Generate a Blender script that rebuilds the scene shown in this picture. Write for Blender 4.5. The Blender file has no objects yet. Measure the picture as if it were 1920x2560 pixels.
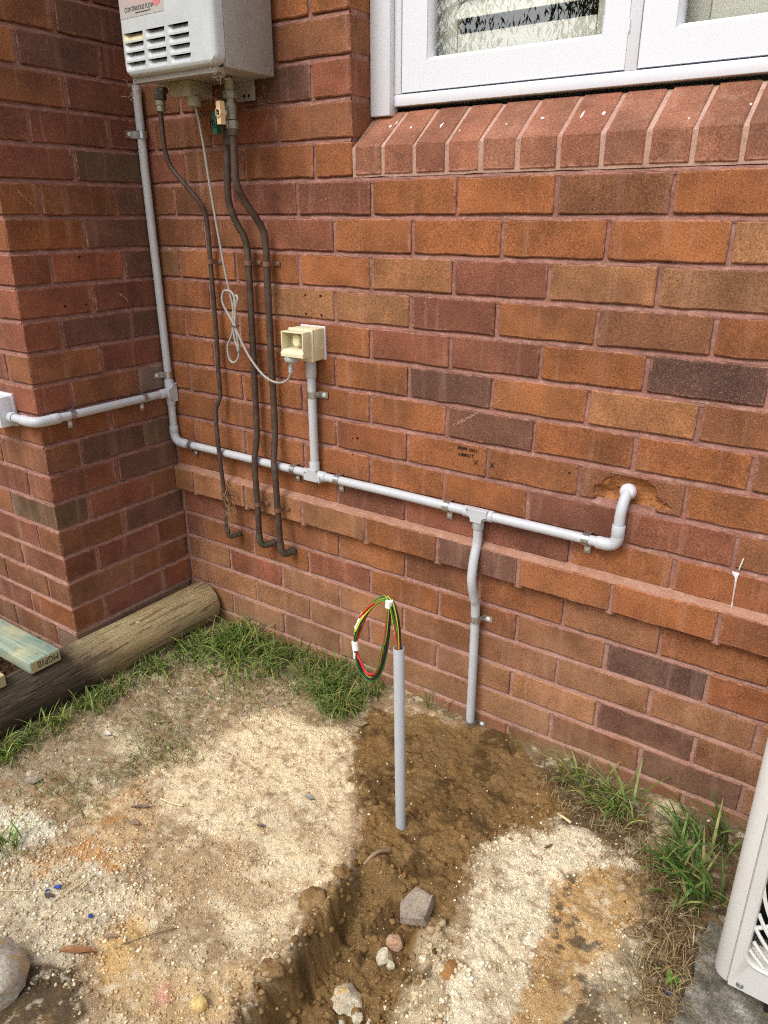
import bpy, bmesh, math, random
import numpy as np
from mathutils import Vector, Matrix
random.seed(7); rng = np.random.default_rng(7)
S = bpy.context.scene
COL = S.collection

# ------------------------------------------------------------------ camera, sky, sun, exposure
cam = bpy.data.cameras.new('camera'); camo = bpy.data.objects.new('camera', cam); COL.objects.link(camo)
camo.location = (1.9697, -1.6044, 1.3735)
camo.rotation_euler = (math.pi / 2 - 0.3805, 0, 0.6037)
cam.sensor_fit = 'HORIZONTAL'; cam.sensor_width = 36; cam.lens = 36 * 1850 / 1920
cam.clip_start = 0.02; cam.clip_end = 400
S.camera = camo
SUN_EL, SUN_AZ = math.radians(52), math.radians(192)      # azimuth: compass-like, 0 = +Y, clockwise; 184 = behind and a touch left of the viewer
W = bpy.data.worlds.new('World'); S.world = W; W.use_nodes = True
wn = W.node_tree; bg = wn.nodes['Background']
sky = wn.nodes.new('ShaderNodeTexSky'); sky.sky_type = 'NISHITA'; sky.sun_disc = False
sky.sun_elevation = SUN_EL; sky.sun_rotation = SUN_AZ; sky.air_density = 1.0; sky.dust_density = 4.0; sky.ozone_density = 1.0
hs = wn.nodes.new('ShaderNodeHueSaturation'); hs.inputs['Saturation'].default_value = 0.48     # thin overcast: pale sky
wn.links.new(sky.outputs[0], hs.inputs['Color']); wn.links.new(hs.outputs[0], bg.inputs['Color'])
bg.inputs['Strength'].default_value = 0.15
sl = bpy.data.lights.new('sun', 'SUN'); sl.energy = 0.8; sl.angle = math.radians(26); sl.color = (1.0, 0.99, 0.98)
slo = bpy.data.objects.new('sun', sl); COL.objects.link(slo)
sd = Vector((math.sin(SUN_AZ) * math.cos(SUN_EL), math.cos(SUN_AZ) * math.cos(SUN_EL), math.sin(SUN_EL)))
slo.rotation_euler = sd.to_track_quat('Z', 'Y').to_euler(); slo.location = sd * 30
S.view_settings.view_transform = 'Standard'; S.view_settings.look = 'None'; S.view_settings.gamma = 1
S.view_settings.use_curve_mapping = False; S.view_settings.exposure = 0.64
S.render.engine = 'CYCLES'
S.cycles.max_bounces = 6; S.cycles.diffuse_bounces = 3; S.cycles.glossy_bounces = 3; S.cycles.transparent_max_bounces = 8
S.cycles.use_denoising = False; S.cycles.use_adaptive_sampling = False; S.cycles.pixel_filter_type = 'BLACKMAN_HARRIS'; S.cycles.filter_width = 1.15
S.cycles.caustics_reflective = False; S.cycles.caustics_refractive = False

# ------------------------------------------------------------------ helpers
def lin(r, g, b):
    f = lambda c: c / 12.92 if c <= .04045 else ((c + .055) / 1.055) ** 2.4
    return (f(r / 255), f(g / 255), f(b / 255), 1)

def tag(o, label=None, cat=None, group=None, kind=None):
    if label: o['label'] = label
    if cat: o['category'] = cat
    if group: o['group'] = group
    if kind: o['kind'] = kind
    return o

def empty(name, loc, label=None, cat=None, group=None, kind=None, parent=None):
    o = bpy.data.objects.new(name, None); COL.objects.link(o); o.location = loc
    o.empty_display_size = .05
    if parent: setpar(o, parent)
    return tag(o, label, cat, group, kind)

def setpar(o, p):
    w = o.matrix_basis.copy()
    pm = Matrix.Identity(4); q = p
    chain = []
    while q: chain.append(q); q = q.parent
    for q in reversed(chain): pm = pm @ q.matrix_parent_inverse @ q.matrix_basis
    o.parent = p; o.matrix_parent_inverse = pm.inverted()

def link(name, me, mats, parent=None, loc=None, smooth=False):
    o = bpy.data.objects.new(name, me); COL.objects.link(o)
    if mats is not None and len(me.materials) == 0:
        for m in (mats if isinstance(mats, (list, tuple)) else [mats]): me.materials.append(m)
    if smooth:
        me.polygons.foreach_set('use_smooth', [True] * len(me.polygons))
    if loc is not None: o.location = loc
    if parent: setpar(o, parent)
    return o

class MB:
    def __init__(s): s.v = []; s.f = []; s.m = []; s.flat = set()
    def add(s, vs, fs, mi=0):
        n = len(s.v); s.v += [tuple(v) for v in vs]
        s.f += [tuple(i + n for i in f) for f in fs]; s.m += [mi] * len(fs); return s
    def box(s, x0, x1, y0, y1, z0, z1, mi=0, b=0.0, seg=2):
        if b <= 0:
            return s.add([(x0,y0,z0),(x1,y0,z0),(x1,y1,z0),(x0,y1,z0),(x0,y0,z1),(x1,y0,z1),(x1,y1,z1),(x0,y1,z1)],
                  [(0,3,2,1),(4,5,6,7),(0,1,5,4),(1,2,6,5),(2,3,7,6),(3,0,4,7)], mi)
        bm = bmesh.new(); bmesh.ops.create_cube(bm, size=1)
        bmesh.ops.scale(bm, vec=(x1-x0, y1-y0, z1-z0), verts=bm.verts)
        bmesh.ops.translate(bm, vec=((x0+x1)/2, (y0+y1)/2, (z0+z1)/2), verts=bm.verts)
        bmesh.ops.bevel(bm, geom=bm.edges[:], offset=b, segments=seg, profile=.5, affect='EDGES')
        n0 = len(s.f); s.bm(bm, mi); s.flat.update(range(n0, len(s.f))); return s
    def bm(s, bm, mi=0):
        bm.verts.index_update()
        s.add([v.co[:] for v in bm.verts], [[v.index for v in f.verts] for f in bm.faces], mi); bm.free(); return s
    def tube(s, pts, r, n=12, mi=0, caps=True, mif=None, flat=None):
        pts = [Vector(p) for p in pts]; k = len(pts)
        rs = r if isinstance(r, (list, tuple)) else [r] * k
        T = []
        for i in range(k):
            a = pts[max(i-1,0)]; b = pts[min(i+1,k-1)]; t = (b-a)
            T.append(t.normalized() if t.length > 1e-9 else Vector((0,0,1)))
        u = T[0].orthogonal().normalized(); V = []
        for i in range(k):
            u = (u - T[i]*u.dot(T[i]));
            u = u.normalized() if u.length > 1e-6 else T[i].orthogonal().normalized()
            w = T[i].cross(u)
            for j in range(n):
                a = 2*math.pi*j/n; V.append(pts[i] + (u*math.cos(a) + w*math.sin(a))*rs[i])
        base = len(s.v); s.v += [tuple(v) for v in V]
        for i in range(k-1):
            for j in range(n):
                a = base+i*n+j; b = base+i*n+(j+1)%n
                s.f.append((a, b, b+n, a+n)); s.m.append(mif(j) if mif else mi)
        if caps:
            s.f.append(tuple(base+j for j in reversed(range(n)))); s.m.append(mi)
            s.f.append(tuple(base+(k-1)*n+j for j in range(n))); s.m.append(mi)
        return s
    def prism(s, poly, axis, a0, a1, mi=0):
        # poly: 2D points; axis: 0 x, 1 y, 2 z = extrusion direction
        def mk(p, a):
            return {0: (a, p[0], p[1]), 1: (p[0], a, p[1]), 2: (p[0], p[1], a)}[axis]
        n = len(poly); vs = [mk(p, a0) for p in poly] + [mk(p, a1) for p in poly]
        fs = [tuple(range(n)), tuple(reversed(range(n, 2*n)))] + [(i, i+n, (i+1) % n + n, (i+1) % n) for i in range(n)]
        bm = bmesh.new(); bv = [bm.verts.new(v) for v in vs]
        for f in fs: bm.faces.new([bv[i] for i in f])
        bmesh.ops.recalc_face_normals(bm, faces=bm.faces); n0 = len(s.f); s.bm(bm, mi); s.flat.update(range(n0, len(s.f)) if n < 12 else [n0, n0+1]); return s
    def lathe(s, prof, origin, axis, n=20, mi=0):
        # prof: (radius, distance along axis)
        a = Vector(axis).normalized(); u = a.orthogonal().normalized(); w = a.cross(u); o = Vector(origin)
        V = []
        for r, d in prof:
            for j in range(n):
                t = 2*math.pi*j/n; V.append(o + a*d + (u*math.cos(t)+w*math.sin(t))*max(r, 1e-5))
        F = []
        for i in range(len(prof)-1):
            for j in range(n):
                F.append((i*n+j, i*n+(j+1)%n, (i+1)*n+(j+1)%n, (i+1)*n+j))
        F.append(tuple(reversed(range(n)))); F.append(tuple((len(prof)-1)*n+j for j in range(n)))
        return s.add(V, F, mi)
    def mesh(s, name):
        me = bpy.data.meshes.new(name); me.from_pydata(s.v, [], s.f)
        me.polygons.foreach_set('material_index', s.m); me.update(); return me
    def build(s, name, mats, parent=None, smooth=False, auto=None):
        o = link(name, s.mesh(name), mats, parent)
        if smooth or auto:
            me = o.data; me.polygons.foreach_set('use_smooth', [i not in s.flat for i in range(len(me.polygons))])
            me.set_sharp_from_angle(angle=math.radians(auto or 40))
        return o

def spline(pts, n=8, closed=False):
    P = [Vector(p) for p in pts]; out = []
    k = len(P); rngk = k if closed else k-1
    for i in range(rngk):
        if closed: p0,p1,p2,p3 = P[(i-1)%k],P[i],P[(i+1)%k],P[(i+2)%k]
        else: p0,p1,p2,p3 = P[max(i-1,0)],P[i],P[i+1],P[min(i+2,k-1)]
        for j in range(n):
            t = j/n
            out.append(.5*((2*p1)+(p2-p0)*t+(2*p0-5*p1+4*p2-p3)*t*t+(3*p1-p0-3*p2+p3)*t**3))
    if not closed: out.append(P[-1])
    return out

# numpy value noise
_lat = np.random.default_rng(3).random((257, 257))
def vnoise(x, y):
    xi = np.floor(x).astype(int); yi = np.floor(y).astype(int); fx = x-xi; fy = y-yi
    fx = fx*fx*(3-2*fx); fy = fy*fy*(3-2*fy)
    a = _lat[xi % 256, yi % 256]; b = _lat[(xi+1) % 256, yi % 256]; c = _lat[xi % 256, (yi+1) % 256]; d = _lat[(xi+1) % 256, (yi+1) % 256]
    return (a*(1-fx)+b*fx)*(1-fy)+(c*(1-fx)+d*fx)*fy
def fbm(x, y, f, o=4, g=.5, s=0.):
    t = 0; a = 1; n = 0
    for i in range(o):
        t = t+a*vnoise(x*f+s+17.3*i, y*f+s*1.7+9.1*i); n += a; a *= g; f *= 2.03
    return t/n

# ------------------------------------------------------------------ materials
def newmat(name):
    m = bpy.data.materials.new(name); m.use_nodes = True
    nt = m.node_tree; return m, nt, nt.nodes['Principled BSDF']
def N(nt, t, **kw):
    n = nt.nodes.new(t)
    for k, v in kw.items(): setattr(n, k, v)
    return n
def noise(nt, vec, scale, detail=4, rough=.55, dist=0.):
    n = N(nt, 'ShaderNodeTexNoise'); n.inputs['Scale'].default_value = scale; n.inputs['Detail'].default_value = detail
    n.inputs['Roughness'].default_value = rough; n.inputs['Distortion'].default_value = dist
    if vec is not None: nt.links.new(vec, n.inputs['Vector'])
    return n.outputs['Fac']
def ramp(nt, fac, *stops):
    r = N(nt, 'ShaderNodeValToRGB'); e = r.color_ramp.elements
    while len(e) > 1: e.remove(e[-1])
    for i, (p, c) in enumerate(stops):
        c = (c, c, c, 1) if not isinstance(c, (tuple, list)) else c
        if i == 0: e[0].position = p; e[0].color = c
        else: x = e.new(p); x.color = c
    nt.links.new(fac, r.inputs[0]); return r.outputs[0]
def mix(nt, fac, a, b, mode='MIX'):
    m = N(nt, 'ShaderNodeMix', data_type='RGBA', blend_type=mode)
    for i, v in ((0, fac), (6, a), (7, b)):
        if isinstance(v, (int, float)): m.inputs[i].default_value = v
        elif isinstance(v, tuple): m.inputs[i].default_value = v
        else: nt.links.new(v, m.inputs[i])
    return m.outputs[2]
def math_(nt, op, a, b=None, clamp=False):
    m = N(nt, 'ShaderNodeMath', operation=op); m.use_clamp = clamp
    for i, v in ((0, a), (1, b)):
        if v is None: continue
        if isinstance(v, (int, float)): m.inputs[i].default_value = v
        else: nt.links.new(v, m.inputs[i])
    return m.outputs[0]
def bump(nt, bs, h, strength=.3, dist=.002, prev=None):
    b = N(nt, 'ShaderNodeBump'); b.inputs['Strength'].default_value = strength; b.inputs['Distance'].default_value = dist
    nt.links.new(h, b.inputs['Height'])
    if prev is not None: nt.links.new(prev, b.inputs['Normal'])
    nt.links.new(b.outputs[0], bs.inputs['Normal']); return b.outputs[0]
def pos(nt): return N(nt, 'ShaderNodeNewGeometry').outputs['Position']
def objc(nt): return N(nt, 'ShaderNodeTexCoord').outputs['Object']

def paintmat(name, col, rough=.45, dirt=.25, dirtcol=(.25,.2,.14,1), scale=9, spec=.4, metal=0., bumps=.05, fleck=0.0):
    m, nt, bs = newmat(name); p = pos(nt)
    d = ramp(nt, noise(nt, p, scale, 6, .65), (.42, 0.), (.75, 1.))
    c = mix(nt, math_(nt, 'MULTIPLY', d, dirt), col, dirtcol)
    if fleck > 0:
        f = ramp(nt, noise(nt, p, 240, 2), (.70, 0.), (.76, 1.)); c = mix(nt, math_(nt, 'MULTIPLY', f, fleck), c, dirtcol)
    nt.links.new(c, bs.inputs['Base Color'])
    r = ramp(nt, noise(nt, p, scale*2, 4), (.3, max(rough-.1, .02)), (.8, min(rough+.15, 1.)))
    nt.links.new(r, bs.inputs['Roughness']); bs.inputs['Metallic'].default_value = metal
    bs.inputs['Specular IOR Level'].default_value = spec
    if bumps: bump(nt, bs, noise(nt, p, 130, 3), bumps, .001)
    return m

# --- bricks: colour from the object, grain and pits from position
def brickmat():
    m, nt, bs = newmat('brick'); p = pos(nt)
    oi = N(nt, 'ShaderNodeObjectInfo'); tc = N(nt, 'ShaderNodeTexCoord')
    off = N(nt, 'ShaderNodeVectorMath', operation='SCALE'); off.inputs[0].default_value = (37., 11., 23.); nt.links.new(oi.outputs['Random'], off.inputs['Scale'])
    pa = N(nt, 'ShaderNodeVectorMath', operation='ADD'); nt.links.new(p, pa.inputs[0]); nt.links.new(off.outputs[0], pa.inputs[1]); pv = pa.outputs[0]
    base = oi.outputs['Color']
    # slow shading drift inside a brick (kiln marks)
    dr = ramp(nt, noise(nt, pv, 8, 4, .55), (.30, .62), (.70, 1.28))
    c = mix(nt, 1., base, dr, 'MULTIPLY')
    pur = ramp(nt, noise(nt, pv, 14, 4, .6), (.55, 0.), (.8, .55)); c = mix(nt, pur, c, lin(112, 66, 52))
    # sandy grain
    g1 = noise(nt, pv, 330, 3, .7); c = mix(nt, 1., c, ramp(nt, g1, (.28, .40), (.5, .96), (.72, 1.62)), 'MULTIPLY')
    fl = ramp(nt, noise(nt, pv, 420, 2, .5), (.63, 0.), (.70, .55)); c = mix(nt, fl, c, lin(206, 152, 108))
    pit = ramp(nt, noise(nt, pv, 190, 3, .6), (.27, .8), (.335, 0.)); c = mix(nt, pit, c, lin(48, 26, 18))
    crz = ramp(nt, noise(nt, pv, 26, 2, .5, 2.5), (.478, 0.), (.492, .45), (.506, 0.)); c = mix(nt, math_(nt, 'MULTIPLY', crz, ramp(nt, noise(nt, pv, 11, 2), (.52, 0.), (.6, 1.))), c, lin(60, 36, 28))
    mpz = N(nt, 'ShaderNodeMapping'); mpz.inputs['Scale'].default_value = (1, 1, .09); nt.links.new(p, mpz.inputs['Vector'])
    run = ramp(nt, noise(nt, mpz.outputs[0], 26, 4, .6), (.56, 0.), (.72, .22)); c = mix(nt, run, c, lin(196, 160, 142))
    drt = ramp(nt, noise(nt, p, 3.2, 5, .6), (.5, 0.), (.72, .35)); c = mix(nt, drt, c, lin(92, 66, 54))
    # mortar smear and pale bloom along the edges
    ob = tc.outputs['Generated']; sx = N(nt, 'ShaderNodeSeparateXYZ'); nt.links.new(ob, sx.inputs[0])
    e3 = [math_(nt, 'MULTIPLY', math_(nt, 'SUBTRACT', .5, math_(nt, 'ABSOLUTE', math_(nt, 'SUBTRACT', sx.outputs[i], .5))), k) for i, k in ((0, .2), (1, .11), (2, .076))]
    ed = math_(nt, 'MAXIMUM', math_(nt, 'MINIMUM', e3[0], e3[1]), math_(nt, 'MINIMUM', math_(nt, 'MAXIMUM', e3[0], e3[1]), e3[2]))   # the middle one: distance to the nearest edge
    en = math_(nt, 'ADD', ed, math_(nt, 'MULTIPLY', math_(nt, 'SUBTRACT', noise(nt, pv, 60, 5, .7), .5), .016))
    sm = ramp(nt, en, (.0005, .8), (.0042, 0.)); c = mix(nt, sm, c, lin(186, 134, 116))
    chip = math_(nt, 'MULTIPLY', ramp(nt, ed, (.0, 1.), (.009, 0.)), ramp(nt, noise(nt, pv, 75, 3, .6), (.57, 0.), (.62, 1.))); c = mix(nt, math_(nt, 'MULTIPLY', chip, .7), c, lin(88, 50, 34))
    # bloom low on the walls, grey grime
    sz = N(nt, 'ShaderNodeSeparateXYZ'); nt.links.new(p, sz.inputs[0])
    low = ramp(nt, sz.outputs[2], (.0, 1.), (.55, .18), (1., .05))
    bl = math_(nt, 'MULTIPLY', ramp(nt, noise(nt, p, 6, 5, .7), (.45, 0.), (.75, .55)), low)
    c = mix(nt, bl, c, lin(176, 134, 112))
    soil = math_(nt, 'MULTIPLY', ramp(nt, sz.outputs[2], (.0, .75), (.16, 0.)), ramp(nt, noise(nt, p, 16, 4), (.3, .25), (.65, 1.)))
    c = mix(nt, soil, c, lin(140, 112, 84))
    nt.links.new(c, bs.inputs['Base Color']); bs.inputs['Roughness'].default_value = .9; bs.inputs['Specular IOR Level'].default_value = .25
    h = mix(nt, .5, g1, noise(nt, pv, 70, 4, .6))
    h2 = mix(nt, math_(nt, 'MAXIMUM', pit, chip), h, (0, 0, 0, 1))
    bump(nt, bs, h2, .6, .0025)
    return m
M = {}
M['brick'] = brickmat()
def mortarmat(name, col, col2, bloom):
    m, nt, bs = newmat(name); p = pos(nt)
    c = mix(nt, ramp(nt, noise(nt, p, 7, 5, .6), (.35, 0.), (.7, 1.)), col, col2)
    c = mix(nt, math_(nt, 'MULTIPLY', ramp(nt, noise(nt, p, 40, 5, .7), (.5, 0.), (.72, 1.)), bloom), c, lin(206, 172, 160))
    c = mix(nt, ramp(nt, noise(nt, p, 55, 5, .75), (.56, 0.), (.68, .6)), c, lin(92, 66, 56))
    sz = N(nt, 'ShaderNodeSeparateXYZ'); nt.links.new(p, sz.inputs[0]); c = mix(nt, math_(nt, 'MULTIPLY', ramp(nt, sz.outputs[2], (.1, .75), (.7, .12)), ramp(nt, noise(nt, p, 11, 4), (.3, .4), (.6, 1.))), c, lin(178, 142, 124))
    c = mix(nt, 1., c, ramp(nt, noise(nt, p, 300, 3, .7), (.3, .72), (.7, 1.2)), 'MULTIPLY')
    nt.links.new(c, bs.inputs['Base Color']); bs.inputs['Roughness'].default_value = .95; bs.inputs['Specular IOR Level'].default_value = .15
    bump(nt, bs, noise(nt, p, 150, 5, .7), .6, .002); return m
M['mortar'] = mortarmat('pink_mortar', lin(156, 110, 98), lin(122, 86, 76), .4)
M['sillmortar'] = mortarmat('sill_mortar', lin(190, 160, 142), lin(172, 132, 118), .5)
M['ledgemortar'] = mortarmat('ledge_mortar', lin(170, 126, 102), lin(150, 108, 88), .4)
M['concrete'] = mortarmat('concrete', lin(150, 138, 118), lin(112, 104, 84), .35)
M['white'] = paintmat('white_window_paint', (.72,.75,.80,1), .35, .06, (.55,.54,.5,1), 5, .4, bumps=.04)
M['conduit'] = paintmat('grey_pvc', (.52,.54,.57,1), .38, .26, (.36,.33,.28,1), 18, fleck=.25)
M['pipegrey'] = paintmat('grey_pvc_darker', (.40,.42,.44,1), .42, .12, (.3,.27,.22,1), 14)
M['cream'] = paintmat('cream_plastic', lin(222, 214, 180), .45, .14, (.4,.33,.2,1), 20)
M['creamsw'] = paintmat('cream_switch', lin(232, 226, 186), .35, .05, (.4,.33,.2,1), 20)
M['gland'] = paintmat('grey_cream_gland', lin(176,172,156), .5, .4, lin(110,96,74), 30)
M['steel'] = paintmat('zinc_steel', (.55,.56,.56,1), .32, .3, (.2,.2,.19,1), 60, .5, .9)
M['screw'] = paintmat('white_screw', (.72,.73,.72,1), .4, .15, (.3,.3,.28,1), 60)
M['dark'] = paintmat('dark_hollow', (.012,.010,.009,1), .9, 0.)
M['brass'] = paintmat('tarnished_brass', (.30,.29,.22,1), .5, .5, (.12,.11,.08,1), 40, .5, .35)
M['blackbrass'] = paintmat('blackened_brass', (.05,.045,.035,1), .6, .5, (.12,.11,.08,1), 40)
M['copper'] = paintmat('aged_copper', lin(72, 57, 48), .55, .9, lin(102, 86, 74), 30, .4, .12, bumps=.15, fleck=.5)
M['copperclip'] = paintmat('copper_clip', lin(132, 98, 80), .5, .5, lin(96, 80, 70), 40, .4, .3)
M['verdigris'] = paintmat('green_copper', lin(84, 76, 62), .6, .6, lin(62, 52, 42), 40)
M['green'] = paintmat('green_handle', lin(24, 92, 66), .5, .2, lin(20, 40, 30), 40)
M['handle'] = paintmat('cream_handle', lin(232, 205, 160), .5, .25, lin(120, 90, 60), 60)
M['cord'] = paintmat('grey_cord', (.36,.345,.31,1), .5, .5, (.26,.23,.18,1), 60)
M['plug'] = paintmat('grey_plug', (.48,.50,.50,1), .45, .15, (.3,.28,.24,1), 40)
M['wireg'] = paintmat('green_wire', lin(44, 104, 48), .35, .03); M['wirey'] = paintmat('yellow_wire', lin(226, 214, 56), .35, .03)
M['wirer'] = paintmat('red_wire', lin(206, 40, 52), .35, .03); M['wirek'] = paintmat('black_wire', (.015,.015,.016,1), .35, .0)
M['tape'] = paintmat('white_tape', (.85,.85,.84,1), .4, .05)
M['ac'] = paintmat('ivory_cabinet_paint', lin(204, 203, 199), .45, .10, lin(150, 140, 122), 9, .4, fleck=.25)
M['guard'] = paintmat('white_fan_guard', lin(218, 218, 212), .45, .15, lin(150, 150, 130), 20)
M['ink'] = paintmat('black_ink', (.02,.018,.018,1), .6, 0., bumps=0)
M['whitepaint'] = paintmat('white_paint_drip', (.82,.82,.82,1), .4, .0)
M['chalk'] = paintmat('chalk_scratch', lin(212, 168, 140), .9, .3, lin(160, 100, 70), 200)
M['silicone'] = paintmat('clear_sealant', lin(214, 206, 214), .25, .1)

# ------------------------------------------------------------------ walls
CP = .08819; G0 = 1.46; YP = -.4766
def Lz(k): return G0 - CP * k
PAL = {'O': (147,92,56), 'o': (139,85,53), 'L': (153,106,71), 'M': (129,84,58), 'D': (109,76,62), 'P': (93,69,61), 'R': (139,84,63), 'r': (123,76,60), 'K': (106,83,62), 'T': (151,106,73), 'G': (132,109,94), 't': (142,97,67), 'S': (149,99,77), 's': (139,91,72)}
def pcol(c):
    b = lin(*PAL[c]); k = random.uniform(.92, 1.08); h = random.uniform(-.04, .04)
    return (b[0]*k*(1+h), b[1]*k, b[2]*k*(1-h), 1)
BH = CP - .0115
_bm_cache = {}
def brick_mesh(L, D, var, H=BH):
    key = (round(L, 3), round(D, 3), var, round(H, 3))
    if key in _bm_cache: return _bm_cache[key]
    r = random.Random(hash(key) & 0xffff)
    bm = bmesh.new(); bmesh.ops.create_cube(bm, size=1); bmesh.ops.scale(bm, vec=(L, D, H), verts=bm.verts)
    if L > .15:
        es = [e for e in bm.edges if abs(e.verts[0].co.x - e.verts[1].co.x) > L*.9]
        bmesh.ops.subdivide_edges(bm, edges=es, cuts=4, use_grid_fill=True)
    for v in bm.verts:
        v.co += Vector((r.uniform(-.0019, .0019), r.uniform(-.0008, .0008), r.uniform(-.0016, .0016)))
    es = [e for e in bm.edges if len(e.link_faces) == 2 and e.calc_face_angle(0) > 1.0 and min(v.co.y for v in e.verts) < D*.4]
    bmesh.ops.bevel(bm, geom=es, offset=.0028, segments=1, affect='EDGES')
    bmesh.ops.translate(bm, vec=(0, D/2, 0), verts=bm.verts)
    me = bpy.data.meshes.new('brick'); bm.to_mesh(me); bm.free(); me.materials.append(M['brick'])
    _bm_cache[key] = me; return me
def brick(parent, xc, z0, L, col, y=0., D=.075, face='front', mesh=None, proud=None):
    me = mesh or brick_mesh(L, D, random.randrange(6))
    o = bpy.data.objects.new('brick', me); COL.objects.link(o)
    pr = random.uniform(-.0015, .0015) if proud is None else proud
    if face == 'front': o.location = (xc, y + pr, z0 + CP/2); o.rotation_euler = (0, random.gauss(0, .003), random.gauss(0, .002))
    else: o.location = (y - pr, xc, z0 + CP/2); o.rotation_euler = (0, random.gauss(0, .0015), math.pi/2 + random.gauss(0, .002))
    o.color = pcol(col); setpar(o, parent); return o

def bed_mortar(mb, x0, x1, kz0, kz1, y, face='front', perps=None):
    # struck (sloping) bed joints set back behind the bricks, and a narrow strip behind each upright joint
    def P(x, d, z):
        d = y + d + random.uniform(-.0013, .0013); z += random.uniform(-.0011, .0011)
        return (x, d, z) if face == 'front' else (-d, x, z)
    n = max(2, int((x1-x0)/.022)); xs = [x0+(x1-x0)*i/n for i in range(n+1)]
    for k in range(kz0, kz1+1):
        z = Lz(k); vs = []; fs = []; prof = [(z+.012, .010), (z+.0062, .0092), (z+.0018, .0070), (z-.0025, .0032), (z-.0062, .0018), (z-.012, .0035)]; m = len(prof)
        for x in xs: vs += [P(x, d, zz) for zz, d in prof]
        for i in range(n):
            for j in range(m-1): a = i*m+j; fs.append((a, a+1, a+m+1, a+m))
        mb.add(vs, fs)
    for (k, x) in (perps or []):
        vs = []; fs = []
        for q in range(6):
            z = Lz(k)-.005-(CP-.004)*q/5
            vs += [P(x-.011, .008, z), P(x-.0045, .0045, z), P(x+.0045, .0045, z), P(x+.011, .008, z)]
        for q in range(5):
            for j in range(3): a = q*4+j; fs.append((a, a+4, a+5, a+1))
        mb.add(vs, fs)

mw = empty('brick_wall', (1.3, 0, 0), 'long orange red brick wall with the white window, sill and projecting ledge course', 'wall')
XR = 2.55; XO = .768
EV = ['MOLOOOMOMO', 'BB']
rows = {
 -8:'MOMO', -7:'ROMO', -6:'MMOR', -5:'MOOO', -4:'MMOMM', -3:'MMDR', -2:'rMRML', -1:'rMoO',
 0:'MMrrOOMOMMOMM', 1:'MMROOOOTOMT', 2:'TOoOLrLTOOMT', 3:'ooLLrOMOTMO', 4:'OOOORrOPrMMTO', 5:'OooODOLMLMO', 6:'OOOOODOOMPMTO', 7:'OOOoOOMOLTO',
 8:'OOOOOOrRMLOTO', 9:'OOOrRrOoOTO', 10:'LLTLODOOooOTO', 11:'ROoOMOtOtOO', 12:'rOOROotPoOTOO', 13:'TRtTttTTTOT', 14:'TTTTtTTDtOTTO', 15:'TTtTTTMDTOT', 16:'RtTRtRMRtMtRR'}
special = {}; perps = []
for k in range(-8, 17):
    even = k % 2 == 0
    kk = max(0, min(16, k)); j0 = (.107 - .022*kk/16) if even else (.228 - .020*kk/16)
    y = -.022 if k == 10 else (.005 if k > 10 else 0.)
    xmax = XO if k < 0 else XR
    if k < 0: j0 = .168 if k % 2 else .048
    js = [0.]; x = j0
    while x < xmax - (.06 if k >= 0 else .0):
        if x > .02: js.append(x)
        x += .2395
    if k < 0:
        js = [j for j in js if j < XO - .07]
        if k % 2: js = js + ([] if XO - js[-1] < .2 else [.647])
        js.append(XO + .005)
    else: js.append(x)
    cs = rows[k]
    perps += [(k, j) for j in js[1:-1]]
    for i in range(len(js)-1):
        a, b = js[i] + .0044, js[i+1] - .0044
        if i == 0: a = .004 if k <= 10 else .006
        a += random.uniform(-.0012, .0012); b += random.uniform(-.0012, .0012)
        if i == len(js)-2 and k < 0: b = XO
        if b - a < .02: continue
        D = .11 if (k < 0 and i == len(js)-2) else .075
        key = (k, i); L = b - a; Lq = round(L / .003) * .003
        o = brick(mw, (a+b)/2, Lz(k+1), Lq if D < .1 else L, cs[i % len(cs)], y, D)
        special[key] = o
mo = MB()
bed_mortar(mo, 0, XR+.1, 0, 10, 0., perps=[p for p in perps if 0 <= p[0] < 10])
bed_mortar(mo, 0, XR+.1, 11, 17, .005, perps=[p for p in perps if p[0] > 10])
bed_mortar(mo, 0, XO-.004, -8, -1, 0., perps=[p for p in perps if p[0] < 0])
bed_mortar(mo, .002, XR+.1, 99, 98, -.022, perps=[p for p in perps if p[0] == 10])
mo.box(-.02, XR+.1, .040, .12, -.3, Lz(0)-.004)
mo.box(-.03, .0075, .0072, .05, -.2, Lz(11)); mo.box(-.03, .0060, .0024, .05, Lz(11)+.0001, Lz(-9))
mo.box(-.02, XO-.006, .040, .12, Lz(0)-.004, Lz(-9))
for k in range(-8, 0): mo.box(XO-.03, XO-.0035, .0098, .11, Lz(k)-.0068, Lz(k)+.0068)
# perpend mortar behind the projecting course
mo.box(.004, XR+.1, -.012, .013, Lz(11)+.009, Lz(10)-.009)
mo.build('mortar', M['mortar'], mw)
# weathered fillet on top of the ledge course
lm = MB(); n = 90
for i in range(n):
    pass
vs = []; fs = []
for i in range(n+1):
    x = .004 + (XR-.004)*i/n
    for (yy, zz) in ((.004, Lz(10)+.0065), (-.009, Lz(10)+.001), (-.0175, Lz(10)-.0045), (-.0205, Lz(10)-.0075)):
        vs.append((x, yy + random.uniform(-.0012, .0012), zz + random.uniform(-.0012, .0012)))
for i in range(n):
    for j in range(3):
        a = i*4+j; fs.append((a, a+1, a+5, a+4))
lm.add(vs, fs).build('ledge_mortar', M['ledgemortar'], mw)

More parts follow.
